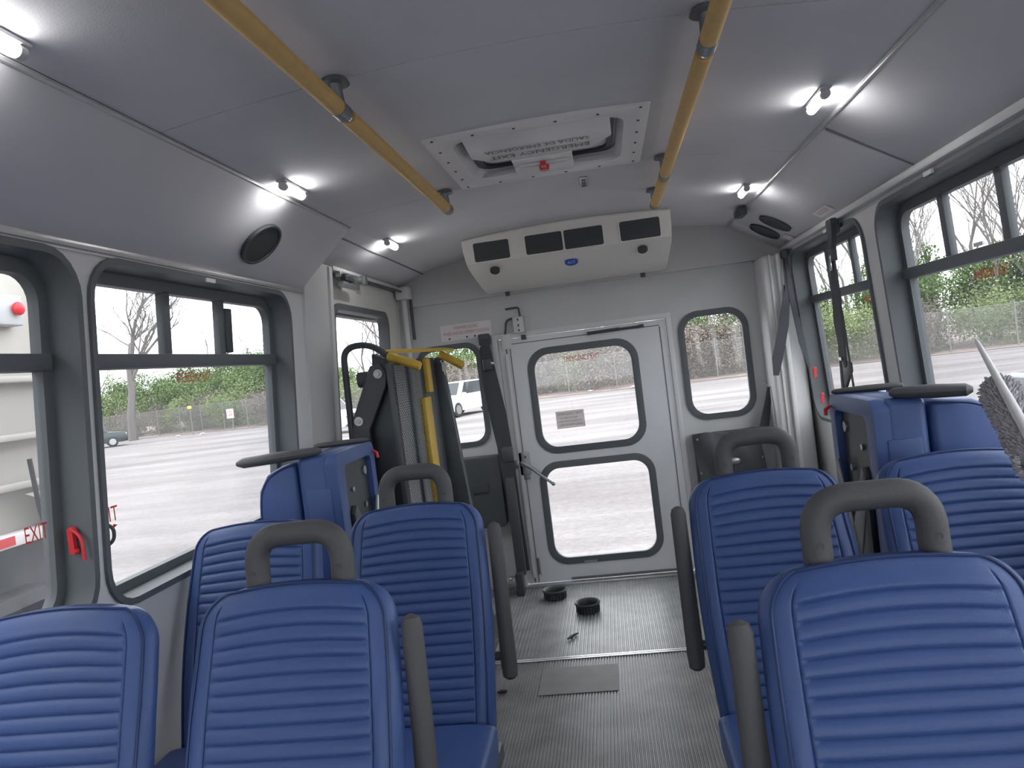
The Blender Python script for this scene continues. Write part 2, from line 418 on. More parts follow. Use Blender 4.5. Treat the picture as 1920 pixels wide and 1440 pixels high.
# end gusset of the left cove where the taller lift door bay begins
MB().add([(-1.245, 3.03, 1.79), (-.992, 3.03, 2.02), (-1.245, 3.03, 2.0), (-1.245, 3.04, 1.79), (-.992, 3.04, 2.02), (-1.245, 3.04, 2.0)], ((0, 1, 2), (5, 4, 3), (0, 3, 4, 1), (1, 4, 5, 2), (2, 5, 3, 0))).build('cove_end_cap', 'cove', ce)
# trims
def trimline(n, a, b, w, h, m='trim_white'):
    o = MB().tube([a, b], w, 8, sq=h).build('trim_%d' % n, m); tag(o, kind='structure'); return o
trimline(1, (-.990, -2, 2.013), (-.990, 3.028, 2.013), .0065, .8, 'trim_grey'); trimline(2, (.790, -2, 2.013), (.790, 4.5, 2.013), .0065, .8, 'trim_grey')
trimline(3, (-1.045, 3.034, 1.992), (-1.045, 4.5, 1.992), .005, .6, 'seam')
o = MB().box((-1.245, -2.0, 1.774), (-1.218, 3.02, 1.792)).build('trim_4', 'trim_grey', bevel=.003); tag(o, kind='structure')
o = MB().box((1.045, -2.0, 1.815), (1.085, 4.40, 1.842)).build('trim_5', 'trim_white', bevel=.005); tag(o, kind='structure')
o = MB().box((XL(1.75), -2.0, 1.766), (XL(1.75)+.007, 2.6, 1.770)).build('trim_6', 'trim_white'); tag(o, kind='structure')
o = MB().tube([(.80, 2.589, 2.006), (1.07, 2.589, 1.841)], .006, 6, sq=.6).build('trim_7', 'seam'); tag(o, kind='structure')
o = MB().box((-1.225, 3.34, 1.907), (-1.19, 4.50, 1.928)).build('trim_8', 'wall', bevel=.003); tag(o, kind='structure')

# ---- windows
WN = [0]
def side_window(mp, y0, y1, z0, z1, divs, rear=False, handle=None, dusty=True, tr=None):
    WN[0] += 1; t = struct('window_%d' % WN[0], mp((y0+y1)/2, z0, 0))
    q = MB(); op = rrect(y0, z0, y1, z1, R0); g = rrect(y0+.045, z0+.04, y1-.045, z1-.048, .065)
    q.plate(rrect(y0-.004, z0-.006, y1+.006, z1+.006, R0+.004), [rrect(y0+.012, z0+.012, y1-.012, z1-.012, R0-.012)], .001, .010, mp)
    q.bridge(rrect(y0+.012, z0+.012, y1-.012, z1-.012, R0-.012), .010, rrect(y0+.014, z0+.014, y1-.014, z1-.014, R0-.014), -.09, mp)
    q.plate(rrect(y0, z0, y1, z1, R0), [g], -.095, -.066, mp)
    q.build('frame', 'black_frame', t, angle=40)
    zb = z0 + (1.508 - Z0) + (.012 if mp is mapR else 0)
    a, b = y0+.03, y1-.03
    MB().plate(rect(a, zb-.02, b, zb+.02), [], -.097, -.050, mp).build('crossbar', 'black_frame', t, bevel=.003)
    for d in divs: MB().plate(rect(d-.020, zb+.018, d+.020, z1-.04), [], -.090, -.066, mp).build('mullion', 'black_frame', t, bevel=.003)
    e = [a] + list(divs) + [b]
    for i in range(len(e)-1): MB().plate(rect(e[i]+.004, zb, e[i+1]-.004, z1-.035), [], -.083, -.079, mp).build('pane', 'glass', t)
    MB().plate(rect(a, z0+.03, b, zb), [], -.083, -.079, mp).build('pane', 'dusty_glass', t)
    return t, zb
def red_handle(t, mp, y, z, w=-.02):
    q = MB(); c_ = mp(y, z, w); hs = .62 if mp is mapL else .5
    q.tube(fillet([c_ + Vector((0, -.004, .052*hs)), c_ + Vector((.030, -.008, .015*hs)) if mp is mapL else c_ + Vector((.0, .03, .015)), c_ + Vector((.030, -.008, -.075*hs)) if mp is mapL else c_ + Vector((0, .02, -.03))], .05), .007*hs, 8)
    q.cbox(c_ + Vector((0, -.002, 0)), (.014, .020*hs, .10*hs)); q.sph(c_ + Vector((.004, 0, .04*hs)), .016*hs); q.sph(c_ + Vector((.004, 0, -.04*hs)), .014*hs)
    q.build('release_handle', 'red', t)['label'] = 'red emergency release handle'
L = []
for (a, b), dv in zip(LW, ([-.90, -.5], [.80, 1.215], [2.138, 2.468])):
    t, zb = side_window(mapL, a, b, Z0, Z1, dv); L.append(t)
red_handle(L[1], mapL, 1.640, 1.075, -.035)
q = MB(); q.tube(fillet([mapL(1.71, 1.10, -.01), mapL(1.725, 1.085, .012), mapL(1.725, 1.05, .012), mapL(1.71, 1.035, -.01)], .015), .0045, 8); q.build('release_pull', 'rubber', L[2])
MB().plate(rect(2.485, 1.535, 2.53, 1.69), [], -.078, -.060, mapL).build('vent_latch', 'rubber', L[2], bevel=.004)
MB().plate(rect(2.235, 1.748, 2.29, 1.760), [], .010, .016, mapL).build('clip', 'trim_white', L[2])
text('warning_text', 'EMERGENCY EXIT', .032, 'red_print', L[2], mapL(2.285, 1.455, -.074), (0, 1, 0), (0, 0, 1), wid=.20, bold=0)
text('exit_text', 'EXIT', .042, 'red_print', L[2], mapL(1.815, 1.100, -.074), (0, 1, 0), (0, 0, 1), wid=.095, bold=.0)
text('exit_text', 'EXIT', .040, 'red_print', L[1], mapL(1.572, 1.112, -.074), (0, 1, 0), (0, 0, 1), wid=.070, bold=.0)
MB().plate([(1.80, 1.070), (1.845, 1.070), (1.845, 1.074), (1.86, 1.0685), (1.845, 1.063), (1.845, 1.067), (1.80, 1.067)], [], -.076, -.074, mapL).build('arrow_print', 'red_print', L[2])
text('warning_text', 'EMERGENCY EXIT', .03, 'red_print', L[1], mapL(1.0, 1.455, -.074), (0, 1, 0), (0, 0, 1), wid=.20, bold=0)
Rw = []
for (a, b), dv in zip(RW, ([-.7, -.3], [.85, 1.25], [2.275, 2.640], [3.56, 3.93])):
    t, zb = side_window(mapR, a, b, Z0, Z1+.03, dv); Rw.append(t)
red_handle(Rw[3], mapR, 4.23, 1.125, .0); red_handle(Rw[3], mapR, 4.13, .99, .01)
text('warning_text', 'EMERGENCY EXIT', .032, 'red_print', Rw[2], mapR(2.41, 1.462, -.074), (0, -1, 0), (0, 0, 1), wid=.20, bold=0)
text('warning_text', 'EMERGENCY EXIT', .032, 'red_print', Rw[3], mapR(3.42, 1.462, -.074), (0, -1, 0), (0, 0, 1), wid=.20, bold=0)
MB().plate(rect(2.425, 1.548, 2.48, 1.560), [], -.078, -.072, mapR).build('slide_tab', 'white_plastic', Rw[2])
for yy in (2.50, 3.60): MB().plate(rect(yy-.03, 1.792, yy+.03, 1.806), [], .010, .018, mapR).build('clip', 'trim_white', Rw[2 if yy < 3 else 3])

def small_window(t, mp, u0, v0, u1, v1, r, bw, m='glass'):
    q = MB(); q.plate(rrect(u0, v0, u1, v1, r, 8), [rrect(u0+bw, v0+bw, u1-bw, v1-bw, r-bw*.8, 8)], -.02, .012, mp)
    q.build('gasket', 'black_frame', t, bevel=.004)
    MB().plate(rrect(u0+bw*.6, v0+bw*.6, u1-bw*.6, v1-bw*.6, r-bw*.6, 8), [], -.004, 0, mp).build('pane', m, t)
WN[0] += 1; t = struct('window_%d' % WN[0], mapB(RLW[0], RLW[1], 0)); small_window(t, mapB, *RLW, .10, .034)
WN[0] += 1; t = struct('window_%d' % WN[0], mapB(RRW[0], RRW[1], 0)); small_window(t, mapB, *RRW, .12, .036)

# ---- rear emergency door
d = struct('door_1', (-.13, YB, 0))
D1 = (-.482, .797, .193, 1.452); D2 = (-.492, .112, .214, .750)
MB().plate(rrect(DX0+.004, .012, DX1-.004, DZ1-.004, .01), [rrect(*D1, .13, 8), rrect(*D2, .12, 8)], -.04, .006, mapB).build('door_leaf', 'door_white', d)
small_window(d, mapB, *D1, .13, .043); small_window(d, mapB, *D2, .12, .042)
MB().plate(rect(-.60, .02, -.592, 1.50), [], .006, .009, mapB).build('leaf_seam', 'seam', d)
MB().plate(rect(-.575, .02, -.57, 1.47), [], .006, .010, mapB).build('leaf_seam', 'seam', d)
MB().plate(rect(.335, .02, .340, 1.49), [], .006, .009, mapB).build('leaf_seam', 'seam', d)
MB().plate(rect(-.585, 1.495, .335, 1.50), [], .006, .009, mapB).build('leaf_seam', 'seam', d)
text('warning_text', 'EMERGENCY EXIT', .033, 'red_print', d, mapB(-.145, 1.362, .003), (1, 0, 0), (0, 0, 1), wid=.215, bold=0)
q = MB().plate(rect(-.345, .945, -.172, 1.052), [], .001, .003, mapB).build('instruction_sticker', 'sticker_film', d)
text('sticker_text', 'EMERGENCY EXIT', .016, 'black_print', d, mapB(-.258, 1.033, .0035), (1, 0, 0), (0, 0, 1), wid=.15, bold=0)
text('sticker_text', 'TO OPEN LIFT BAR', .010, 'black_print', d, mapB(-.268, 1.008, .0035), (1, 0, 0), (0, 0, 1), wid=.11)
text('sticker_text', 'AND PUSH DOOR OUT', .010, 'black_print', d, mapB(-.258, .988, .0035), (1, 0, 0), (0, 0, 1), wid=.14)
text('sticker_text', 'KEEP DOOR CLEAR', .010, 'black_print', d, mapB(-.258, .966, .0035), (1, 0, 0), (0, 0, 1), wid=.14)
q = MB(); q.plate(rrect(-.60, .69, -.535, .83, .008), [], .006, .026, mapB); q.plate(rect(-.635, .735, -.60, .785), [], .004, .022, mapB); q.plate(rrect(-.585, .66, -.545, .70, .006), [], .006, .020, mapB)
lt = q.build('latch_plate', 'steel', d, bevel=.004)
q = MB(); q.cyl(mapB(-.575, .765, .02), mapB(-.575, .765, .05), .018, 14); q.tube([mapB(-.585, .772, .045), mapB(-.53, .735, .052), mapB(-.47, .68, .06), mapB(-.405, .625, .062)], [.014, .012, .009, .009], 10); q.sph(mapB(-.405, .625, .062), .013)
q.build('latch_lever', 'steel', lt)
q = MB(); q.cyl(mapB(-.583, .765, .05), mapB(-.583, .765, .054), .006, 10); q.cyl(mapB(-.56, .80, .02), mapB(-.56, .80, .03), .006, 10); q.build('screw', 'dark_steel', lt)
q = MB(); q.tube([mapB(-.085, 1.502, .03), mapB(.10, 1.505, .03)], .010, 10); q.tube([mapB(.10, 1.505, .03), mapB(.235, 1.506, .03)], .006, 8); q.cbox(mapB(.23, 1.506, .02), (.03, .03, .02)); q.cbox(mapB(-.085, 1.502, .02), (.02, .03, .02))
q.build('door_strut', 'dark_steel', d)
for z in (.12,): MB().cyl(mapB(-.562, z-.05, .012), mapB(-.562, z+.05, .012), .010, 10).build('hinge', 'steel', d)
MB().plate(rect(-.37, .02, .30, .03), [], .006, .02, mapB).build('door_sweep', 'seam', d)
MB().plate(rect(-.28, .116, -.20, .128), [], .012, .018, mapB).build('drain_cap', 'steel', d)

# ---- lift door in the left wall
d2 = struct('door_2', mapL(3.9, 0, 0))
LWn = (3.335+.03, .90, 4.275, 1.765)
MB().plate(rect(3.352, .01, 4.50, 1.898), [rrect(*LWn, .09, 8)], -.05, -.008, mapL).build('door_leaf', 'lift_door_white', d2)
q = MB(); q.plate(rrect(*LWn, .09, 8), [rrect(LWn[0]+.03, LWn[1]+.03, LWn[2]-.03, LWn[3]-.03, .065, 8)], -.055, .006, mapL); q.build('gasket', 'black_frame', d2, bevel=.004)
MB().plate(rect(LWn[0]+.02, LWn[1]+.02, LWn[2]-.02, LWn[3]-.02), [], -.052, -.048, mapL).build('pane', 'glass', d2)
MB().plate(rect(3.36, .02, 3.385, 1.89), [], -.008, .004, mapL).build('edge_trim', 'trim_white', d2, bevel=.002)

# ================================================================== CEILING THINGS
def ceiling_light(x, y, label, gap_side, ang=0):
    z = zc(x); t = thing('ceiling_light', label, 'lamp', (x, y, z), 'tube lights along the ceiling edges')
    h = Vector((x, y, z-.020))
    q = MB(); q.cbox((x, y, z-.004), (.030, .19, .008)); q.build('base_plate', 'lamp_case', t, bevel=.002)
    MB().tube([h + Vector((0, -.068, 0)), h + Vector((0, -.06, 0)), h + Vector((0, .06, 0)), h + Vector((0, .068, 0))], [.009, .013, .013, .009], 12).build('tube', 'lamp', t)
    for sgn, nm in ((1, 'end_cap'), (-1, 'end_cap')):
        MB().cyl(h + Vector((0, sgn*.068, .002)), h + Vector((0, sgn*.084, .002)), .014, 12).build(nm, 'lamp_case', t)
    return t
ceiling_light(-.940, 1.125, 'lit tube light on the left ceiling edge nearest the camera, cut by the frame', 1)
ceiling_light(-.930, 2.33, 'lit tube light on the left ceiling edge above the round speaker', 1)
ceiling_light(-.945, 3.50, 'lit tube light on the ceiling above the lift door', 1)
ceiling_light(.700, 2.31, 'larger lit tube light on the right ceiling edge', 1)
ceiling_light(.705, 3.52, 'lit tube light at the far right, above the two oval speakers', 1)
ceiling_light(.700, 1.15, 'lit tube light on the right ceiling edge out of the frame', 1)

def rail(x, y0, y1, br, splice, label):
    z = 2.005; t = thing('grab_rail', label, 'rail', (x, y0, z), 'yellow ceiling grab rails')
    e0 = y0
    for a in list(splice) + [None]:
        e1 = (a if a else y1)
        MB().tube([(x, e0, z), (x, e1 - (.035 if a else 0), z)], .0205, 16).build('padded_tube', 'rail_yellow', t)
        if a: MB().tube([(x, a-.04, z), (x, a+.04, z)], .0165, 14).build('steel_joint', 'chrome', t); e0 = a + .035
    MB().tube([(x, y1, z), (x, y1+.02, z)], [.017, .012], 14).build('end_cap', 'chrome', t)
    for b in br:
        zt = zc(x); q = MB(); q.cyl((x+.0, b, zt-.012), (x, b, zt), .036, 18, r2=.030)
        q.build('ceiling_flange', 'bracket_grey', t)
        q = MB(); q.cyl((x, b, zt-.005), (x, b+.02, z), .015, 12); q.cyl((x, b-.005, z), (x, b+.045, z), .0215, 14)
        q.build('bracket', 'bracket_grey', t)
rail(-.541, -1.0, 2.925, [-.1, 1.685, 2.865], [1.72], 'long yellow grab rail on the left of the ceiling')
rail(.300, -1.0, 3.48, [-.1, 1.67, 2.86, 3.42], [1.71, 2.90], 'long yellow grab rail on the right of the ceiling')

# roof hatch
hx0, hx1, hy0, hy1 = -.475, .218, 2.235, 2.905
def zh(u): return zc(u) - .004
t = thing('roof_hatch', 'white emergency roof hatch with upside-down lettering and red knob', 'hatch', (-.13, 2.56, 2.08))
mp = lambda u, v, w: Vector((u, v, zc(-.13) - .003 - w))
q = MB(); ol = rrect(hx0, hy0, hx1, hy1, .008, 6); il = rrect(hx0+.075, hy0+.07, hx1-.075, hy1-.085, .07, 6)
q.plate(ol, [il], -.012, .010, mp); q.build('flange', 'hatch_white', t, bevel=.002)
q = MB(); i2 = rrect(hx0+.095, hy0+.09, hx1-.095, hy1-.10, .06, 6); q.bridge(il, .006, i2, -.034, mp); q.build('well', 'hatch_white', t)
MB().plate(i2, [], -.042, -.034, mp).build('cover', 'hatch_white', t)
g = MB().plate(rrect(hx0+.10, hy0+.095, hx1-.10, hy1-.105, .05, 6), [rrect(hx0+.125, hy0+.12, hx1-.125, hy1-.13, .05, 6)], -.036, -.024, mp).build('seal', 'rubber', t)
pan = [(hx0+.115, hy0+.05), (hx1-.12, hy0+.05), (hx1-.112, hy0+.26), (hx1-.18, hy0+.36), (hx0+.17, hy0+.36), (hx0+.108, hy0+.28)]
MB().plate(pan, [], -.012, .012, mp).build('inner_panel', 'hatch_white', t, bevel=.006)
MB().box((-.24, 2.60, 2.064), (-.03, 2.68, 2.088)).build('latch_plate', 'hatch_white', t, bevel=.003)
MB().box((-.24, 2.69, 2.060), (-.03, 2.80, 2.086)).build('latch_plate', 'hatch_white', t, bevel=.003)
MB().tube([(-.22, 2.655, 2.060), (-.05, 2.655, 2.060)], .006, 8).build('handle_bar', 'white_plastic', t)
q = MB(); q.cyl((-.135, 2.70, 2.066), (-.135, 2.70, 2.045), .020, 14, r2=.016); q.box((-.145, 2.64, 2.048), (-.125, 2.70, 2.062)); q.build('knob', 'red', t)['label'] = 'red turning knob'
q = MB()
for k in range(6):
    for (u, v) in ((hx0+.03+k*.127, hy0+.025), (hx0+.03+k*.127, hy1-.03)): q.cyl(mp(u, v, .010), mp(u, v, .0125), .0045, 8)
for k in range(1, 5):
    for u in (hx0+.03, hx1-.03): q.cyl(mp(u, hy0+.025+k*.123, .010), mp(u, hy0+.025+k*.123, .0125), .0045, 8)
o = q.build('rivets', 'dark_steel', t); o['kind'] = 'stuff'
zt = mp(0, 0, .0135).z
text('hatch_text', 'EMERGENCY EXIT', .040, 'black_print', t, (-.135, 2.530, zt), (-1, 0, 0), (0, 1, 0), wid=.335, bold=0)
text('hatch_text', 'SALIDA DE EMERGENCIA', .034, 'black_print', t, (-.140, 2.462, zt), (-1, 0, 0), (0, 1, 0), wid=.345, bold=0)
# small dome sensor behind the hatch
t = thing('ceiling_vent', 'small grey slotted vent on the ceiling behind the roof hatch', 'vent', (-.003, 3.13, zc(0)))
MB().box((-.02, 3.05, zc(0)-.006), (.014, 3.22, zc(0))).build('cover', 'steel', t, bevel=.003)
for k in range(3): MB().box((-.012, 3.07+k*.05, zc(0)-.008), (.006, 3.10+k*.05, zc(0)-.004)).build('slot', 'seam', t)

# ---- air conditioner
ax0, ax1 = -.682, .414
t = thing('air_conditioner', 'white ceiling air conditioner over the rear door with four dark vents', 'air conditioner', (-.13, 4.2, 1.81))
prof = [(3.92, 2.05), (3.93, 1.987), (3.94, 1.925), (3.975, 1.902), (4.10, 1.868), (4.28, 1.828), (4.42, 1.806), (4.45, 1.812), (4.50, 1.84), (4.50, 2.07), (3.925, 2.07)]
q = MB(); n = len(prof)
def endx(x, p, sg): return x - sg*max(0, (2.05 - p[1]))*.10
rows = []
NXA = 12
vs = []
for i in range(NXA+1):
    a = i/NXA
    for p in prof:
        x0 = ax0 + max(0, 2.0-p[1])*.16; x1 = ax1 - max(0, 2.0-p[1])*.06
        x = x0 + (x1-x0)*a; z = p[1]
        if p[1] > 2.04: z = zc(x) - .002 if p[1] > 2.06 else zc(x)-.012
        vs.append((x, p[0], z))
fs = [(i*n+k, i*n+(k+1) % n, (i+1)*n+(k+1) % n, (i+1)*n+k) for i in range(NXA) for k in range(n)] + [tuple(range(n)), tuple(range(NXA*n+n-1, NXA*n-1, -1))]
q.add(vs, fs); q.build('housing', 'ac_white', t, angle=28)
def facepoint(x, k):      # k 0..1 across the vent face
    return Vector((x, 3.921 + .02*(1-k), 1.925 + k*.095))
for (a, b) in ((-.622, -.432), (-.345, -.150), (-.140, .062), (.150, .355)):
    lp = rrect(a, .008, b, .106, .010)
    mq = lambda u, v, w: Vector((u, 3.940 - v*.16 - w, 1.925 + v))
    vq = MB().plate(lp, [], -.02, .002, mq).build('vent', 'ac_dark', t)
    MB().plate(rrect(a-.006, .002, b+.006, .112, .013), [lp], -.02, .005, mq).build('vent_bezel', 'ac_white', t)
    for k in range(5): MB().plate(rect(a+.008, .026+k*.016, b-.008, .029+k*.016), [], .0, .005, mq).build('slat', 'rubber', t)
for x, yy, zz in ((-.530, 3.995, 1.893), (.258, 3.995, 1.893)):
    nn = Vector((0, -.62, -.78)).normalized(); c_ = Vector((x, yy, zz-.002)) + nn*.007
    q = MB(); q.cyl(c_ - nn*.02, c_ + nn*.006, .026, 20); q.build('drain_plug', 'rubber', t)
c_ = Vector((-.12, 4.035, 1.880))
q = MB(); nn = Vector((0, -.6, -.8)).normalized(); vv = Vector((0, .8, -.6)).normalized()
loop = [(math.cos(2*PI*k/24)*.036, math.sin(2*PI*k/24)*.026) for k in range(24)]
mb = lambda u, v, w: c_ + Vector((u, 0, 0)) + vv*v + nn*w
q.plate(loop, [], -.012, .006, mb); q.build('badge', 'blue_badge', t)['label'] = 'small blue oval badge'
text('badge_text', 'ACT', .022, 'white_plastic', t, mb(0, 0, .0062), (1, 0, 0), -vv, wid=.042, bold=0)
for x in (-.53, .27): MB().cyl((x, 4.43, 1.812), (x, 4.43, 1.782), .016, 12, r2=.013).build('mount_bolt', 'dark_steel', t)

# ---- speakers
def speaker(c_, nrm, along, ra, rb, label, group=None):
    nrm = Vector(nrm).normalized(); al = Vector(along).normalized(); bb = nrm.cross(al); c_ = Vector(c_)
    t = thing('speaker', label, 'speaker', c_, group)
    mpx = lambda u, v, w: c_ + al*u + bb*v + nrm*w
    lo = [(math.cos(2*PI*k/32)*ra, math.sin(2*PI*k/32)*rb) for k in range(32)]; li = [(x*.9, y*.9) for x, y in lo]
    MB().plate(lo, [li], -.004, .012, mpx).build('rim', 'rubber', t, bevel=.003)
    MB().plate(li, [], -.002, .007, mpx).build('grille', 'grille', t)
    return t
nl = Vector((.227, 0, -.243)); cl = Vector((-1.121, 2.455, 1.888))
speaker(cl - Vector((0, 0, 0)), nl, (0, 1, 0), .098, .082, 'round dark speaker on the left sloped panel under the tube light')
nr = Vector((-.177, 0, -.286))
speaker((.935, 3.98, 1.923), nr, (0, 1, 0), .075, .085, 'round dark speaker on the right sloped panel, the nearer of the two', 'speakers in the rear right panel')
speaker((.935, 4.23, 1.923), nr, (0, 1, 0), .085, .085, 'round dark speaker on the right sloped panel, the farther one by the rear wall', 'speakers in the rear right panel')
# stickers on the right cove
def cove_sticker(y, x, w, h, label, lines):
    al = Vector((0, -1, 0)); dn = Vector((-.286, 0, .177)).normalized(); c_ = Vector((x, y, 1.835 + (1.078-x)*.177/.286)) + nr.normalized()*.003
    t = thing('sticker', label, 'sticker', c_); n_ = nr.normalized()
    MB().plate(rect(-w/2, -h/2, w/2, h/2), [], 0, .001, lambda u, v, ww: c_ + al*u + dn*v + n_*ww).build('sheet', 'sticker_white', t)
    for k, l in enumerate(lines): text('print', l, h*.2, 'pink_print', t, c_ + dn*(h*.22 - k*h*.3) + n_*.0015, al, dn, wid=w*.7, bold=0)
cove_sticker(3.46, 1.022, .20, .045, 'white sticker on the right cove above the folded seat belt', ('NOTICE', 'FASTEN SEAT BELT'))
cove_sticker(4.15, 1.035, .09, .05, 'small pale sticker beside the oval speakers', ('CAUTION',))
t = thing('camera_housing', 'small dark box on the ceiling below the far right light', 'box', (.76, 3.93, 2.01))
q = MB(); q.cbox((.765, 3.96, 1.995), (.05, .12, .045)); q.build('case', 'dark_plastic', t, bevel=.01)
q = MB(); q.cyl((.745, 3.92, 1.985), (.735, 3.88, 1.975), .014, 12); q.build('lens', 'rubber', t)

# ================================================================== REAR WALL THINGS
t = thing('wall_sign', 'white sign with red lettering about wheelchair securement above the rear left window', 'sign', (-.83, YB, 1.61))
MB().plate(rect(-.992, 1.565, -.672, 1.664), [], .001, .004, mapB).build('sheet', 'sticker_white', t)
text('print', 'FORWARD FACING', .022, 'pink_print', t, mapB(-.832, 1.640, .0045), (1, 0, 0), (0, 0, 1), wid=.15, bold=0)
text('print', 'WHEELCHAIR SECUREMENT LOCATION', .020, 'pink_print', t, mapB(-.832, 1.608, .0045), (1, 0, 0), (0, 0, 1), wid=.29, bold=0)
for x in (-.94, -.83, -.78): MB().cyl(mapB(x, 1.578, .004), mapB(x, 1.578, .008), .006, 8).build('screw', 'dark_steel', t)

t = thing('door_switch', 'small white switch box above the rear door with a bent wire', 'switch', (-.50, YB, 1.60))
MB().plate(rrect(-.535, 1.558, -.462, 1.658, .004), [], .0, .045, mapB).build('case', 'truck_grey', t, bevel=.004)
MB().plate(rrect(-.530, 1.560, -.468, 1.655, .004), [], .045, .052, mapB).build('face_plate', 'white_plastic', t, bevel=.002)
for z in (1.64, 1.605, 1.575): MB().plate(rect(-.503, z-.008, -.495, z+.006), [], .052, .055, mapB).build('mark', 'black_print', t)
MB().tube(fillet([mapB(-.485, 1.655, .02), mapB(-.490, 1.715, .02), mapB(-.545, 1.715, .02), mapB(-.57, 1.712, .02)], .015), .006, 8).build('wire', 'dark_plastic', t)
MB().tube(fillet([mapB(-.53, 1.655, .02), mapB(-.575, 1.645, .02), mapB(-.59, 1.56, .02)], .03), .006, 8).build('wire', 'dark_plastic', t)
MB().plate(rect(-.495, 1.515, -.465, 1.545), [], .0, .03, mapB).build('contact_block', 'dark_plastic', t, bevel=.003)
MB().plate(rrect(-.615, 1.47, -.56, 1.56, .012), [], .0, .03, mapB).build('cable_cover', 'wall', t, bevel=.01)
MB().plate(rrect(-.605, .05, -.585, 1.44, .003), [], .01, .026, mapB).build('cable_channel', 'trim_white', t, bevel=.003)

t = thing('conduit', 'grey conduit and junction box down the rear left corner', 'conduit', (-1.2, 4.5, 1.2))
MB().cbox((-1.17, 4.46, 1.885), (.085, .08, .075)).build('junction_box', 'trim_white', t, bevel=.01)
MB().tube([(-1.185, 4.50, 1.85), (-1.215, 4.50, .1)], .018, 10).build('pipe', 'trim_white', t)
MB().tube([(-1.145, 4.51, 1.85), (-1.15, 4.51, 1.60)], .010, 8).build('cable', 'dark_plastic', t)
MB().tube([(-1.175, 4.42, 1.895), (-1.205, 3.72, 1.905)], .007, 8).build('cable', 'dark_plastic', t)

t = thing('door_closer', 'steel door closer arm at the top of the lift door', 'door closer', (-1.21, 3.5, 1.90))
MB().cbox((-1.195, 3.58, 1.895), (.03, .36, .028)).build('rail', 'steel', t, bevel=.004)
q = MB(); q.cbox((-1.175, 3.47, 1.875), (.025, .12, .018)); q.cyl((-1.175, 3.43, 1.865), (-1.175, 3.43, 1.895), .016, 12); q.cyl((-1.175, 3.52, 1.862), (-1.175, 3.52, 1.892), .012, 12); q.build('roller', 'dark_steel', t)
MB().cbox((-1.18, 3.50, 1.845), (.03, .22, .022)).build('slide', 'steel', t, bevel=.003)
MB().cbox((-1.185, 3.73, 1.895), (.045, .045, .045)).build('end_block', 'steel', t, bevel=.005)

# rear right box
t = thing('storage_pouch', 'black vinyl pouch on the rear wall under the right window', 'pouch', (.645, YB, .46))
q = MB(); vs = []; nu, nv = 10, 8
for j in range(nv+1):
    for i in range(nu+1):
        u = i/nu; v = j/nv; x = .455 + .385*u + .01*math.sin(v*5); z = .44 + .385*v + (.012*math.sin(u*9) if j == nv else 0) + .015*u*(1-v)
        vs.append(mapB(x, z, .075 + .03*math.sin(PI*u)*math.sin(PI*v*.8+.3) + .01*math.sin(u*14+v*6)))
k = len(vs); vs += [mapB(.455+.385*(i % (nu+1))/nu, .44+.385*(i // (nu+1))/nv, .004) for i in range(k)]
fs = [(j*(nu+1)+i, j*(nu+1)+i+1, (j+1)*(nu+1)+i+1, (j+1)*(nu+1)+i) for j in range(nv) for i in range(nu)]
edge = [i for i in range(nu+1)] + [j*(nu+1)+nu for j in range(1, nv+1)] + [nv*(nu+1)+i for i in range(nu-1, -1, -1)] + [j*(nu+1) for j in range(nv-1, 0, -1)]
fs += [(edge[i], edge[(i+1) % len(edge)], edge[(i+1) % len(edge)]+k, edge[i]+k) for i in range(len(edge))]
q.add(vs, fs); q.build('body', 'dark_plastic', t, angle=60)
q = MB(); q.sph(mapB(.66, .655, .115), .042, 16, 8, (1, .35, .55)); q.build('oval_highlight', 'steel', t)  # bowl-like oval highlight on the pouch, put in as a pale steel dome
MB().plate(rect(.655, .59, .675, .65), [], .10, .115, mapB).build('dark_tab', 'dark_steel', t)
for x, z in ((.47, .80), (.47, .60), (.825, .79), (.825, .66)): MB().cyl(mapB(x, z, .08), mapB(x, z, .10), .006, 8).build('rivet', 'steel', t)

# rear seat belts
t = thing('shoulder_belt', 'black shoulder belt hanging in the rear left by the small window', 'seat belt', (-.71, 4.5, 1.57), 'hanging black belts')
q = MB(); q.cbox((-.718, 4.515, 1.545), (.07, .05, .07)); q.build('anchor', 'dark_plastic', t, bevel=.01)
MB().strap([(-.715, 4.48, 1.55), (-.70, 4.46, 1.35), (-.675, 4.45, 1.1), (-.665, 4.45, .85), (-.655, 4.46, .5), (-.64, 4.47, .12)], [.05, .07, .085, .09, .075, .06], .012, (1, 0, 0)).build('webbing', 'belt', t)
MB().strap([(-.735, 4.475, 1.50), (-.742, 4.46, 1.3), (-.72, 4.45, 1.05), (-.700, 4.45, .88)], .022, .004, (1, 0, 0)).build('webbing', 'belt', t)
MB().cbox((-.705, 4.44, 1.39), (.055, .02, .07)).build('tongue', 'dark_steel', t, bevel=.006)
MB().cbox((-.675, 4.435, 1.395), (.018, .012, .02)).build('buckle_tip', 'chrome', t, bevel=.003)
MB().cbox((-.655, 4.45, .84), (.075, .04, .10)).build('retractor', 'dark_plastic', t, bevel=.015)
MB().box((-.69, 4.43, .10), (-.63, 4.52, .70)).build('lower_cover', 'dark_plastic', t, bevel=.012)

t = thing('control_box', 'black box on the rear wall under the rear left window', 'box', (-.84, YB, .43))
MB().plate(rrect(-.965, .40, -.715, .835, .02), [], .0, .09, mapB).build('case', 'dark_plastic', t, bevel=.012)
MB().plate(rrect(-.90, .62, -.80, .68, .01), [], .09, .10, mapB).build('handle', 'rubber', t, bevel=.004)

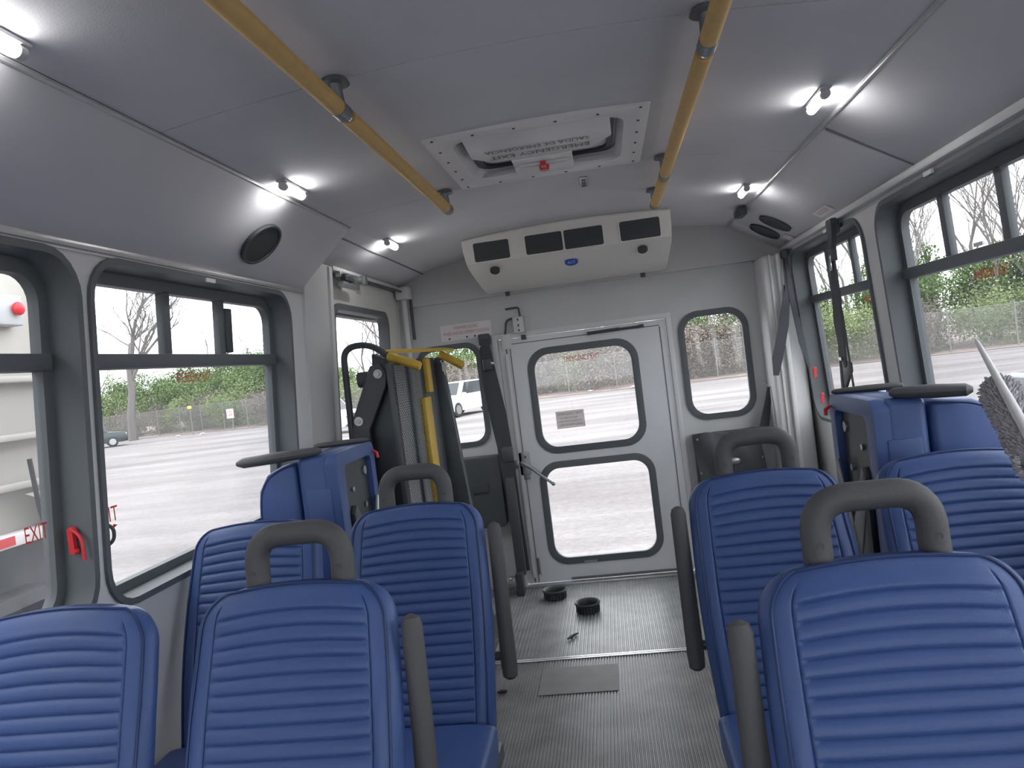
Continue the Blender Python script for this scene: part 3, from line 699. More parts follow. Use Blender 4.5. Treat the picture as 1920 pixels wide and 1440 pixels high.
t = thing('floor_bracket', 'grey metal tube bracket on the floor at the left of the rear door', 'bracket', (-.70, 4.42, 0))
q = MB(); q.cyl((-.78, 4.40, .075), (-.67, 4.40, .075), .04, 16); q.build('tube', 'steel', t)
MB().box((-.69, 4.36, .0), (-.645, 4.45, .13)).build('plate', 'dark_steel', t, bevel=.005)
MB().sph((-.72, 4.365, .105), .012).build('bolt', 'chrome', t)

t = thing('shoulder_belt', 'crossed black belts hanging in the rear right corner', 'seat belt', (1.04, 4.3, 1.8), 'hanging black belts')
MB().cbox((1.04, 4.30, 1.79), (.04, .05, .05)).build('anchor', 'dark_plastic', t, bevel=.01)
MB().strap([(1.035, 4.29, 1.80), (1.03, 4.28, 1.60), (.985, 4.27, 1.40), (.93, 4.27, 1.22), (.915, 4.28, 1.13)], [.02, .03, .055, .06, .03], .005, (1, .2, 0)).build('webbing', 'belt', t)
MB().strap([(1.04, 4.285, 1.80), (1.045, 4.28, 1.55), (1.07, 4.27, 1.30), (1.09, 4.26, 1.15)], [.02, .03, .035, .012], .004, (1, .2, 0)).build('webbing', 'belt', t)
MB().strap([(1.03, 4.29, 1.62), (1.03, 4.285, 1.52)], .035, .012, (1, .2, 0)).build('tongue', 'dark_steel', t)
t = thing('lap_belt', 'short black belt rising from the pouch beside the right rear window', 'seat belt', (.86, 4.44, .8))
MB().strap([(.905, 4.46, 1.065), (.89, 4.45, .98), (.865, 4.45, .88), (.845, 4.46, .79)], [.012, .035, .05, .055], .005, (1, 0, .2)).build('webbing', 'belt', t)
MB().tube([(.885, 4.46, 1.085), (.905, 4.455, 1.06), (.93, 4.46, 1.05)], .004, 6).build('wire_hook', 'chrome', t)

# belts over the right window
t = thing('shoulder_belt', 'black belt and retractor hanging over the right side window', 'seat belt', (1.03, 3.41, 1.8), 'hanging black belts')
MB().box((1.015, 3.375, 1.75), (1.06, 3.445, 1.825)).build('anchor', 'dark_plastic', t, bevel=.012)
MB().strap([(1.03, 3.40, 1.80), (1.025, 3.40, 1.72), (1.02, 3.41, 1.66)], [.055, .05, .045], .02, (0, 1, 0)).build('webbing', 'belt', t)
q = MB(); q.tube(fillet([(1.02, 3.455, 1.69), (1.02, 3.47, 1.64), (1.02, 3.43, 1.61)], .02), .012, 8); q.cbox((1.02, 3.40, 1.665), (.02, .06, .05)); q.build('guide_loop', 'dark_plastic', t)
MB().cbox((1.01, 3.405, 1.635), (.012, .028, .07)).build('tongue', 'chrome', t, bevel=.004)
MB().strap([(1.02, 3.41, 1.64), (1.02, 3.41, 1.50), (1.02, 3.425, 1.38), (1.02, 3.41, 1.25), (1.02, 3.39, 1.18)], [.06, .10, .115, .07, .03], .008, (0, 1, .0)).build('webbing', 'belt', t)
MB().strap([(1.02, 3.44, 1.40), (1.02, 3.455, 1.25), (1.02, 3.47, 1.10), (1.02, 3.47, 1.02)], [.022, .022, .03, .03], .004, (0, 1, 0)).build('webbing', 'belt', t)
MB().strap([(1.02, 3.36, 1.42), (1.02, 3.345, 1.28), (1.02, 3.33, 1.15), (1.02, 3.31, 1.02)], .018, .004, (0, 1, 0)).build('webbing', 'belt', t)
q = MB().plate([(3.45, 1.22), (3.335, 1.20), (3.335, 1.16), (3.45, 1.07), (3.47, 1.14)], [], 0, .012, lambda u, v, w: Vector((1.02+w, u, v))); q.build('buckle_cover', 'dark_plastic', t, bevel=.004)
MB().cbox((1.012, 3.425, 1.215), (.008, .035, .014)).build('buckle', 'chrome', t)

# ================================================================== SEATS
def rib_back(label, hw0=.199, T=.088, z0=.42, zt=1.0, lean=.34):
    """front-facing backrest; top front at y=0, facing -Y, centred on x=0"""
    zs = []; z = .45-.0268
    while z < zt-.026: zs.append(z); z += .0268/6
    for k in range(1, 8): zs.append(zt-.026 + .026*math.sin(PI/2*k/7)*.995)
    ap = (hw0-.047)/hw0
    half = [ap*k/9 for k in range(1, 9)] + [ap-.03, ap-.012, ap, ap+.012, ap+.03] + [ap+.03+(1-ap-.03)*t_ for t_ in (.2, .4, .6, .78, .92, 1)]
    As = [-a for a in reversed(half)] + [0] + half; NA = len(As)-1
    vs = []; fs = []; nb = 10; n = NA+1+nb
    for z in zs:
        t = max(0, (z-(zt-.055))/.055); cz = math.sqrt(max(0, 1-t*t))
        hw = hw0 + .010*math.sin(PI*min(1, (z-z0)/(zt-z0-.05))) - .055*(1-cz)
        Th = T*(1 - .25*(z-z0)/(zt-z0)); tt = max(0, (z-(zt-.03))/.03); Tk = Th*(.35+.65*math.sqrt(max(0, 1-tt*tt)))
        for i, a in enumerate(As):
            x = a*hw; A_ = abs(a); ed = (1-A_**7)
            y = -Tk/2*ed**.5
            lowb = math.sin(PI*min(1, max(0, (z-.42)/.42)))
            if A_ < ap+.001 and z < zt-.022:
                e_ = min(1, (ap-A_)/.035)
                y += .006*e_*(1-t)
                y -= .0062*abs(math.sin(PI*(z-.45)/.0268))**.38*e_*min(1, (zt-.022-z)/.01)
            elif A_ > ap: y -= .016*lowb*ed*math.sin(PI*min(1, (A_-ap)/(1-ap)))
            if abs(A_-ap) < .004 and z < zt-.02: y += .0045
            zz = z - .024*(x/hw0)**2*min(1, max(0, (z-.80)/.15))
            vs.append((x, y + (zt-z)*-lean + T*.35, zz))
        for i in range(nb):
            a = 1 - 2*(i+.5)/nb; x = a*hw; y = Tk/2*(1-abs(a)**5)**.5
            zz = z - .024*(x/hw0)**2*min(1, max(0, (z-.80)/.15))
            vs.append((x, y + (zt-z)*-lean + T*.35, zz))
    for r in range(len(zs)-1):
        for i in range(n): j = (i+1) % n; fs.append((r*n+i, r*n+j, (r+1)*n+j, (r+1)*n+i))
    fs.append(tuple(range(n))); fs.append(tuple(range((len(zs)-1)*n+n-1, (len(zs)-1)*n-1, -1)))
    # piping line along the front outline
    pip = []
    for z in sorted(set([zs[k] for k in range(0, len(zs)-14, 3)] + zs[-14:])):
        k = zs.index(z); b = k*n; idx = 3; pip.append((b+idx))
    left = [Vector(vs[k]) for k in pip]
    right = [Vector((-v.x, v.y, v.z)) for v in left]
    toprow = [Vector(vs[(len(zs)-1)*n+i]) for i in range(4, NA-3)]
    path = left + toprow + right[::-1]
    path = [p + Vector((0, -.002, .0015)) for p in path]
    return MB().add(vs, fs), path
BM, PP = rib_back('')
def seat(x, yt, label, aisle, handle=True, arm=0):
    t = thing('passenger_seat', label, 'seat', (x, yt, 0), 'blue vinyl passenger seats')
    return t
def make_seat():
    t = thing('passenger_seat', 'x', 'seat', (0, 0, 0), 'blue vinyl passenger seats')
    b = BM.build('backrest', 'vinyl', t, angle=80)
    MB().tube(PP, .0028, 6).build('piping', 'vinyl_edge', b)
    for sg in (-1, 1):
        pth = []
        z = .44
        while z < .975: pth.append((sg*.163, -.034 - (1.012-z)*.34 + .031 - .004*0, z)); z += .03
    # cushion
    q = MB(); NU, NV = 14, 16; vs = []
    y0, y1 = -.635, -.205
    for j in range(NV+1):
        v = j/NV; y = y1 + (y0-y1)*v
        for i in range(NU+1):
            u = -1 + 2*i/NU; x = u*.212
            z = .462 - .030*max(0, (v-.72)/.28)**2 - .012*abs(u)**6 - .012*math.sin(PI*v)*(1-u*u)
            vs.append((x, y, z))
    k = len(vs); vs += [(v_[0]*.97, v_[1]*.985, .352) for v_ in vs]
    fs = [(j*(NU+1)+i, j*(NU+1)+i+1, (j+1)*(NU+1)+i+1, (j+1)*(NU+1)+i) for j in range(NV) for i in range(NU)]
    fs += [tuple(r+k for r in reversed(f_)) for f_ in fs]
    e = [i for i in range(NU+1)] + [j*(NU+1)+NU for j in range(1, NV+1)] + [NV*(NU+1)+i for i in range(NU-1, -1, -1)] + [j*(NU+1) for j in range(NV-1, 0, -1)]
    fs += [(e[i], e[(i+1) % len(e)], e[(i+1) % len(e)]+k, e[i]+k) for i in range(len(e))]
    cu = q.add(vs, fs).build('cushion', 'vinyl', t, bevel=.014, seg=3, angle=60)
    pp = fillet([(-.196, -.24, .452), (-.196, -.60, .426), (.196, -.60, .426), (.196, -.24, .452)], .04, 4)
    MB().tube(pp, .003, 6).build('piping', 'vinyl_light', cu)
    MB().box((-.20, -.60, .31), (.20, -.10, .356)).build('seat_pan', 'dark_plastic', t, bevel=.01)
    MB().tube(fillet([(-.18, -.08, .33), (.18, -.08, .33)], .01), .018, 8).build('crossbar', 'dark_steel', t)
    for sg in (-1, 1):
        q = MB(); q.tube(fillet([(sg*.15, -.56, 0.02), (sg*.15, -.52, .32), (sg*.15, -.12, .32), (sg*.15, -.08, .02)], .05), .016, 8); q.box((sg*.15-.02, -.58, 0), (sg*.15+.02, -.05, .015))
        q.build('leg', 'dark_steel', t)
    q = MB().cbox((0, 0, 0), (.36, .022, .46), Matrix.Rotation(-math.atan(.34), 3, 'X')); q.v = [v + Vector((0, .0+.048-.115, .69)) for v in q.v]; q.build('back_shell', 'dark_plastic', t, bevel=.01)
    return t
def add_handle(t):
    X, Y = t.location.x, t.location.y
    P = lambda x, y, z: (X+x, Y+y, z)
    g = MB().tube(fillet([P(-.088, -.02, .80), P(-.088, .055, .97), P(-.088, .062, 1.088), P(.088, .062, 1.088), P(.088, .055, .97), P(.088, -.02, .80)], .062, 8), .0235, 16).build('grab_handle', 'foam', t)
    for sg in (-1, 1): MB().cyl(P(sg*.088, .0345, 1.02), P(sg*.088, .040, 1.02), .0065, 10).build('bolt', 'rubber', g)
def add_arm(t, sg):
    X, Y = t.location.x, t.location.y; P = lambda x, y, z: (X+x, Y+y, z)
    x = sg*.232
    MB().tube([P(x, -.012, .932), P(x, -.012, .926), P(x, -.013, .912), P(x, -.03, .70), P(x, -.045, .54), P(x, -.048, .508), P(x, -.048, .50)], [.004, .012, .0155, .0165, .0175, .016, .008], 16, sq=1.3).build('armrest', 'foam', t)
    MB().cyl(P(x-sg*.05, -.03, .56), P(x, -.03, .56), .013, 10).build('armrest_pivot', 'dark_steel', t)
proto = make_seat()
SE = []
spec = [(-.600, 2.075, 'blue ribbed aisle seat left of the aisle, second row from the camera', 1),
        (-1.075, 2.05, 'blue ribbed seat against the left window in the second row', 0),
        (-.643, 1.335, 'blue ribbed aisle seat in the front left, U handle behind its top', 1),
        (-1.105, 1.30, 'blue ribbed seat in the bottom left corner by the window', 0),
        (.372, 2.045, 'blue ribbed aisle seat right of the aisle, second row, beside the rear door', -1),
        (.855, 2.04, 'blue ribbed seat against the right window in the second row', 0),
        (.383, 1.175, 'blue ribbed aisle seat in the bottom right, nearest the camera', -1),
        (.875, 1.175, 'blue ribbed window seat right of the bottom right aisle seat, out of the frame', 0)]
for i, (x, y, lb, arm) in enumerate(spec):
    o = proto if i == 0 else copy_tree(proto)
    o.location = (x, y, 0); o['label'] = lb; SE.append((o, arm))
for o, arm in SE:
    if arm: add_handle(o); add_arm(o, arm)

# ---- foldaway seats folded against the side walls
def foldaway(label, sx, xc, y0, L_, mir):
    """xc: aisle face x of cushion, sx: +1 means wall lies at +x"""
    t = thing('foldaway_seat', label, 'seat', (xc, y0, 0), 'folded blue seats at the side walls')
    X = lambda d_: xc + sx*d_
    def bx(name, d0, d1, ya, yb, za, zb_, m, bev=.01, par=t, seg=3):
        a, b = sorted((X(d0), X(d1))); return MB().box((a, ya, za), (b, yb, zb_)).build(name, m, par, bevel=bev, seg=seg)
    # cushion: U-shaped padded rim (front, rear, top) with the dark underside facing the aisle
    mpc = lambda u, v, w: Vector((X(w), u, v))
    cu = bx('folded_cushion', .03, .15, y0, y0+L_, .50, 1.135, 'vinyl', .025)
    MB().plate(rrect(y0+.0, .50, y0+L_, 1.135, .04), [rrect(y0+.07, .53, y0+L_-.05, 1.085, .03)], .0, .045, mpc).build('cushion_rim', 'vinyl', cu, bevel=.014, seg=3)
    MB().plate(rrect(y0+.012*0+.03, .70, y0+.032, .95, .0005, 1), [], .045, .125, mpc)
    a, b = sorted((X(.03), X(.125))); MB().box((a, y0-.004, .56), (b, y0+.01, 1.02)).build('end_panel', 'vinyl', cu, bevel=.006)
    MB().plate(rrect(y0+.072, .535, y0+L_-.052, 1.083, .028), [], .022, .028, mpc).build('cushion_base', 'ac_dark', t)
    # mechanism: plate, struts, bolts
    q = MB(); q.plate([(y0+.09, .45), (y0+.34, .50), (y0+.26, .72), (y0+.12, .93), (y0+.09, .90)], [], -.012, .012, mpc); q.build('hinge_plate', 'dark_steel', t, bevel=.003)
    q = MB(); q.cyl(Vector((X(-.01), y0+.16, .50)), Vector((X(-.01), y0+.36, .92)), .008, 8); q.cyl(Vector((X(-.01), y0+.30, .45)), Vector((X(-.01), y0+.12, .80)), .007, 8); q.build('strut', 'steel', t)
    for (yy, zz, r) in ((.33, 1.03, .022), (.18, .98, .012), (.30, .90, .014), (.34, .83, .010), (.12, .82, .008), (.26, .62, .009)):
        MB().cyl(Vector((X(.014), y0+yy, zz)), Vector((X(.03), y0+yy, zz)), r*.8, 12).build('bolt', 'steel', t)
    MB().tube([Vector((X(-.002), y0+L_-.015, 1.095)), Vector((X(-.018), y0+L_-.02, 1.085)), Vector((X(-.020), y0+L_-.02, 1.065))], [.005, .007, .006], 10).build('release_knob', 'red', t)['label'] = 'red release knob'
    # backrest pad between cushion and wall, rounded at the top
    bw = -.035 if sx < 0 else .03
    pr = [(.155, .45), (.335+bw, .45), (.345+bw, .95), (.335+bw, 1.03), (.30+bw, 1.085), (.24+bw, 1.112), (.155, 1.122)]
    q = MB(); q.plate(pr, [], y0, y0+L_+.01, lambda u, v, w: Vector((X(u), w, v))); bk = q.build('folded_backrest', 'vinyl', t, bevel=.02, seg=3, angle=50)
    MB().tube([Vector((X(u), y0+.004, v)) for u, v in fillet([Vector((p[0]*.985, p[1]-.006, 0)) for p in pr[1:]], .03, 3) for _ in (0,)] if False else [Vector((X(p.x), y0+.003, p.y)) for p in fillet([Vector((a_*.97, b_-.008, 0)) for a_, b_ in pr[1:]], .03, 3)], .0045, 6).build('piping', 'vinyl_edge', bk)
    # armrests folded down flat over the top
    def armr(p0, p1, w_, h_):
        p0 = Vector(p0); p1 = Vector(p1)
        q = MB(); q.tube([p0, p0.lerp(p1, .06), p0.lerp(p1, .5), p0.lerp(p1, .92), p1], [.012, w_*.75, w_, w_*.9, .012], 14, sq=h_/w_); q.build('armrest', 'foam', t)
    armr((X(.06), y0+.03, 1.150), (X(.34 if sx < 0 else .25), y0-.05, 1.142), .032, .020)
    armr((X(.005), y0+L_-.03, 1.142), (X(.20), y0+L_-.12, 1.146), .028, .012)
    MB().tube(fillet([Vector((X(.10), y0+.06, .02)), Vector((X(.10), y0+.08, .45)), Vector((X(.10), y0+L_-.06, .45)), Vector((X(.10), y0+L_-.04, .02))], .05), .018, 8).build('leg_frame', 'dark_steel', t)
    MB().box((min(X(.05), X(.30)), y0+.03, 0), (max(X(.05), X(.30)), y0+L_, .02)).build('floor_plate', 'dark_steel', t)
    return t
foldaway('folded blue seat against the left wall in front of the wheelchair lift', -1, -.972, 2.50, .42, 0)
foldaway('folded blue seat against the right wall with red knob and black armrests', 1, .728, 2.23, .42, 1)

# ================================================================== WHEELCHAIR LIFT
t = thing('wheelchair_lift', 'folded black wheelchair lift with yellow handles in front of the lift door', 'wheelchair lift', (-1.0, 3.5, 0))
m3 = lambda y: (lambda u, v, w: Vector((u, y+w, v)))
# near tower
MB().plate([(-1.125, .02), (-.94, .02), (-.93, .90), (-.925, 1.28), (-.965, 1.44), (-1.00, 1.44), (-1.115, 1.12)], [], .03, .07, m3(3.2)).build('side_panel', 'dark_steel', t, bevel=.008)
MB().plate([(-1.145, .60), (-1.065, .60), (-1.065, 1.16), (-.965, 1.345), (-.955, 1.40), (-.985, 1.45), (-1.03, 1.44), (-1.135, 1.22), (-1.145, 1.16)], [], -.02, .02, m3(3.2)).build('lift_arm', 'dark_plastic', t, bevel=.008)
for (x, z) in ((-.992, 1.402), (-1.106, 1.205), (-1.11, 1.02)):
    o = MB().cyl((x, 3.178, z), (x, 3.168, z), .020, 20).build('bolt_washer', 'white_plastic', t)
    MB().cyl((x, 3.170, z), (x, 3.160, z), .010, 6).build('bolt', 'steel', o)
MB().cyl((-1.10, 3.23, 1.385), (-1.03, 3.23, 1.385), .035, 16).build('bumper', 'rubber', t)
MB().tube(fillet([(-1.165, 3.2, .62), (-1.145, 3.2, 1.535), (-1.02, 3.2, 1.54), (-.93, 3.21, 1.46), (-.90, 3.22, 1.44)], .07), .0145, 10).build('handrail', 'rubber', t)
MB().plate([(-1.055, 1.30), (-.975, 1.30), (-.96, 1.46), (-1.04, 1.50)], [], .06, .12, m3(3.2)).build('motor_cover', 'dark_plastic', t, bevel=.01)
def grip(p0, p1, r):
    p0, p1 = Vector(p0), Vector(p1)
    MB().tube([p0, p0.lerp(p1, .05), p0.lerp(p1, .95), p1], [r*.8, r, r, r*.8], 12, sq=.8).build('handle_grip', 'yellow', t)
grip((-.945, 3.20, 1.475), (-.805, 3.20, 1.412), .026); grip((-.865, 3.88, 1.475), (-.745, 3.88, 1.395), .026)
MB().add([(-.99, 3.20, 1.497), (-.95, 3.20, 1.485), (-.79, 3.90, 1.485), (-.85, 3.90, 1.497), (-.99, 3.20, 1.508), (-.95, 3.20, 1.497), (-.79, 3.90, 1.495), (-.85, 3.90, 1.508)], ((0, 3, 2, 1), (4, 5, 6, 7), (0, 1, 5, 4), (1, 2, 6, 5), (2, 3, 7, 6), (3, 0, 4, 7))).build('top_edge', 'yellow', t)
# platform folded upright: two expanded-metal panels
def expanded(y0, y1, z0, z1, x):
    q = MB(); n = int((z1-z0)/.022)+1; cols = max(2, int((y1-y0)/.028)); dy = (y1-y0)/cols
    for j in range(n):
        for i in range(cols):
            ya = y0 + i*dy; za = z0 + j*.022
            for (a, b, c_, d_) in ((ya, za, ya+dy, za+.022), (ya, za+.022, ya+dy, za)):
                v_ = Vector((0, c_-a, d_-b)); nn = Vector((0, -v_.z, v_.y)).normalized()*.0028
                p, q_ = Vector((x, a, b)), Vector((x, c_, d_))
                q.add([p-nn, q_-nn, q_+nn, p+nn], ((0, 1, 2, 3),))
    o = q.build('mesh_panel', 'steel', t, smooth=False, fix=False); o['kind'] = 'stuff'
expanded(3.10, 3.30, .35, 1.42, -.896); expanded(3.34, 3.53, .35, 1.42, -.896)
MB().box((-.93, 3.09, .30), (-.905, 3.62, 1.44)).build('platform_backing', 'dark_plastic', t, bevel=.004)
MB().box((-.905, 3.30, .30), (-.885, 3.335, 1.43)).build('platform_rib', 'dark_steel', t, bevel=.003)
for (z0, z1) in ((.35, .785), (.79, 1.265)): MB().box((-.905, 3.50, z0), (-.878, 3.625, z1)).build('warning_strip', 'yellow', t, bevel=.003)
MB().box((-.90, 3.62, 1.285), (-.878, 3.70, 1.455)).build('warning_strip', 'yellow', t, bevel=.003)
MB().box((-.93, 3.62, .30), (-.90, 3.88, 1.46)).build('outer_flap', 'dark_plastic', t, bevel=.004)
MB().plate([(-.96, .02), (-.76, .02), (-.80, .65), (-.832, 1.10), (-.86, 1.46), (-.90, 1.46), (-.95, 1.2)], [], 0, .06, m3(3.88)).build('side_panel', 'dark_steel', t, bevel=.008)
MB().tube([(-.86, 3.86, 1.44), (-.845, 3.86, 1.36)], .004, 6).build('cable_tie', 'chrome', t)
MB().cbox((-.845, 3.86, 1.405), (.022, .01, .045)).build('tag', 'white_plastic', t)
MB().box((-1.18, 3.15, 0), (-.70, 3.98, .03)).build('base_plate', 'dark_steel', t, bevel=.005)
MB().box((-1.22, 3.25, .03), (-1.05, 3.9, .55)).build('pump_box', 'dark_plastic', t, bevel=.01)

# ================================================================== FLOOR THINGS
def ring(x, y, r, label):
    t = thing('rubber_ring', label, 'ring', (x, y, 0), 'black rubber rings on the aisle floor'); N_ = 32
    q = MB(); pf = [(r*.84, .002), (r*.90, .036), (r*1.0, .040), (r*1.06, .047), (r*1.0, .054), (r*.88, .050), (r*.80, .038), (r*.78, .006)]
    vs = [(x+a*math.cos(2*PI*k/N_), y+a*math.sin(2*PI*k/N_), z) for k in range(N_) for a, z in pf]; m_ = len(pf)
    fs = [(k*m_+i, k*m_+(i+1) % m_, ((k+1) % N_)*m_+(i+1) % m_, ((k+1) % N_)*m_+i) for k in range(N_) for i in range(m_)]
    q.add(vs, fs).build('rim', 'rubber', t, angle=50)
    q = MB()
    for k in range(24):
        a = 2*PI*k/24; M_ = Matrix.Rotation(a, 3, 'Z'); q.cbox((x+r*.90*math.cos(a), y+r*.90*math.sin(a), .020), (.010, .007, .034), M_)
    q.build('ridges', 'rubber', t)
    MB().cyl((x, y, .001), (x, y, .006), r*.8, 24).build('base', 'dark_plastic', t)
ring(-.455, 4.275, .068, 'black rubber ring on the floor, the farther one by the rear door')
ring(-.258, 4.0, .066, 'black rubber ring on the floor, the nearer of the two')
def debris(pts, label):
    x, y = pts[0][0], pts[0][1]; o = MB().tube([Vector(p) for p in pts], [.004, .009, .006, .003][:len(pts)], 6).build('debris', 'rubber', loc=(x, y, 0)); tag(o, label, 'debris')
debris([(-.350, 3.60, .008), (-.330, 3.625, .010), (-.312, 3.655, .009), (-.300, 3.67, .007)], 'small black scrap on the ribbed floor beyond the metal strip')
debris([(-.62, 3.06, .007), (-.60, 3.065, .009), (-.58, 3.07, .007)], 'small dark scrap on the floor beside the left aisle seat')

# ---- duster with white handle leaning on the window seat
t = thing('duster', 'grey chenille duster on a white stick leaning at the right window', 'duster', (.90, 1.6, 1.1))
pa, pb = Vector((.885, 1.93, 1.283)), Vector((.686, 1.212, .977)); dr = (pb-pa).normalized()
MB().tube([pa, pa + dr*.02, pa + dr*.33, pb], [.004, .0055, .0098, .012], 12).build('stick', 'white_plastic', t)
q = MB(); random.seed(3)
hd0 = pa + dr*.16; hd1 = pa + dr*.50
offs = dr.cross(Vector((.95, -.05, .4))).normalized()
if offs.z > 0: offs = -offs
ctr = lambda u: hd0.lerp(hd1, u) + offs*.046 + Vector((-.006, 0, 0))
q.tube([ctr(0), ctr(.06), ctr(.2), ctr(.85), ctr(1)], [.008, .024, .034, .034, .012], 12)
n1 = dr.cross(Vector((0, 0, 1))).normalized(); n2 = dr.cross(n1)
for k in range(1300):
    u = random.random(); a = random.uniform(0, 2*PI); c0 = ctr(u); d_ = n1*math.cos(a) + n2*math.sin(a)
    e_ = min(1, u/.1 + .35); rr = .030*e_; b0 = c0 + d_*rr; ln = random.uniform(.003, .010); tw = random.uniform(-1, 1)*.5
    sw = (dr + d_.cross(dr)*tw).normalized()*random.uniform(.003, .005)
    q.tube([b0 - sw, b0 + d_*ln - sw*.9, b0 + d_*(ln+.004), b0 + d_*ln + sw*.9, b0 + sw], .0019, 4, cap=False)
o = q.build('chenille_head', 'duster', t, fix=False); o['kind'] = 'stuff'

# ================================================================== OUTSIDE
GZ = -.80
g = MB().add([(-160, -60, GZ), (120, -60, GZ), (120, 160, GZ), (-160, 160, GZ)], ((0, 1, 2, 3),)).build('gravel_lot', 'gravel', fix=False); tag(g, kind='structure')
fence_pts = [(-95, 70), (-60, 64), (-38, 60), (-26, 54), (-8, 47.5), (8, 45), (14, 43), (20, 41), (40, 37), (70, 33)]
def along(pts, step):
    o = []; carry = 0
    for (a, b) in zip(pts[:-1], pts[1:]):
        a, b = Vector(a), Vector(b); L_ = (b-a).length; d_ = carry
        while d_ < L_: o.append(a.lerp(b, d_/L_)); d_ += step
        carry = d_ - L_
    return o
t = thing('fence', 'chain link fence along the far edge of the gravel lot', 'fence', (0, 47, GZ))
vs = []; 
for p in fence_pts: vs += [(p[0], p[1], GZ+.05), (p[0], p[1], GZ+2.2)]
MB().add(vs, [(2*i, 2*i+2, 2*i+3, 2*i+1) for i in range(len(fence_pts)-1)]).build('chain_link', 'chain_link', t, fix=False, smooth=False)
for p in along(fence_pts, 3.0): MB().cyl((p.x, p.y, GZ), (p.x, p.y, GZ+2.35), .04, 6).build('post', 'post', t)
MB().tube([(p[0], p[1], GZ+2.2) for p in fence_pts], .018, 6).build('top_rail', 'post', t)
# verge of brown mulch beyond the fence
vs = []
for i, p in enumerate(fence_pts): vs += [(p[0]+.3*math.sin(i*2.1), p[1]-1.2-.5*math.sin(i*1.7), GZ+.02), (p[0]*1.02, p[1]+40, GZ+.9)]
o = MB().add(vs, [(2*i, 2*i+2, 2*i+3, 2*i+1) for i in range(len(fence_pts)-1)]).build('verge', 'mulch', fix=False); tag(o, kind='structure')

def region(x, y):
    a = x/y
    if a < -.46: return 'left side window'
    if a < -.28: return 'lift door window'
    if a < -.14: return 'rear left window'
    if a < .09: return 'rear door window'
    if a < .22: return 'rear right window'
    return 'right side windows'
# tree meshes
def tree_mesh(seed, h, spread, thick, depth=5, name='bare_tree', kidx=0):
    rnd = random.Random(seed); q = MB()
    def grow(p, d_, L_, r, k):
        n = 3 if k > 1 else 2; pts = [p]; rs = [r]; dd = d_.copy()
        for i in range(n):
            dd = (dd + Vector((rnd.uniform(-1, 1), rnd.uniform(-1, 1), rnd.uniform(-.3, .6)))*.14).normalized(); pts.append(pts[-1] + dd*L_/n); rs.append(r*(1 - .42*(i+1)/n))
        q.tube(pts, rs, 5 if k > 2 else 3, cap=False)
        if k == 0: return
        kids = (rnd.choice((3, 4)) if k > 2 else rnd.choice((3, 4, 4))) + kidx*(k > 3)
        for c_ in range(kids):
            tpos = rnd.uniform(.35, 1) if c_ else 1
            idx = min(n-1, int(tpos*n)); base = pts[idx].lerp(pts[idx+1], tpos*n-idx if tpos < 1 else 1)
            a = rnd.uniform(0, 2*PI); sp = rnd.uniform(.35, .85)*spread
            ax = Vector((math.cos(a), math.sin(a), .15)); nd = (dd + ax*sp).normalized()
            grow(base, nd, L_*rnd.uniform(.55, .78), r*(.55 if c_ == 0 else .42), k-1)
    grow(Vector((0, 0, 0)), Vector((0, 0, 1)), h*.36, thick, depth)
    o = q.build(name, 'bark' if seed % 2 else 'bark_light', None, smooth=False, fix=False); return o
def bush_mesh(seed, w, h, n, leaf, m, clumps=11):
    rnd = random.Random(seed); q = MB(); C_ = []
    for k in range(clumps):
        a = rnd.uniform(0, 2*PI); r0 = w*.5*rnd.random()**.6*.75; z0 = h*(rnd.uniform(.12, .8)); C_.append((Vector((r0*math.cos(a), r0*math.sin(a), z0)), rnd.uniform(.16, .27)*w*(1.1 - .4*z0/h)))
    for k in range(n):
        c0, rr = C_[k % clumps]; d_ = Vector((rnd.gauss(0, 1), rnd.gauss(0, 1), rnd.gauss(0, .9))).normalized()
        p = c0 + d_*rr*rnd.uniform(.45, 1.15)
        if p.z < .02: p.z = rnd.uniform(.02, .5)
        s_ = leaf*rnd.uniform(.5, 1.3); u = Vector((rnd.gauss(0, 1), rnd.gauss(0, 1), rnd.gauss(0, 1))).normalized(); v = u.cross(Vector((rnd.gauss(0, 1), rnd.gauss(0, 1), rnd.gauss(0, 1)))).normalized()
        q.add([p-u*s_, p-v*s_*.6, p+u*s_, p+v*s_*.6], ((0, 1, 2, 3),))
    return q.build('green_bush', m, None, smooth=False, fix=False)
trees = [tree_mesh(k, 12+k, 1.0, .20, 5) for k in (1, 2, 3)]
thin = [tree_mesh(k, 10, .62, .10, 5, 'bare_sapling') for k in (11, 12, 14)]
bush = [bush_mesh(1, 4.8, 4.0, 6500, .075, 'leaf'), bush_mesh(2, 4.6, 3.6, 6000, .075, 'leaf_pale'), bush_mesh(3, 4.8, 2.9, 7000, .06, 'leaf_brown'), bush_mesh(4, 5, 5.4, 8000, .08, 'leaf', 14)]
used = set()
def put(src, x, y, sc, rz, label, cat, group, name=None):
    o = src if src.name not in used else src.copy()
    if src.name in used: COL.objects.link(o)
    used.add(src.name)
    o.location = (x, y, GZ); o.scale = (sc,)*3; o.rotation_euler = (0, 0, rz); tag(o, label, cat, group); return o
rnd = random.Random(21)
srcN = {id(o): o.name for o in trees+thin+bush}
big = put(tree_mesh(5, 17, 1.25, .40, 6, kidx=1), -39.5, 57.5, 1.0, .6, 'large bare spreading tree seen through the upper left side window', 'tree', 'bare trees beyond the fence')
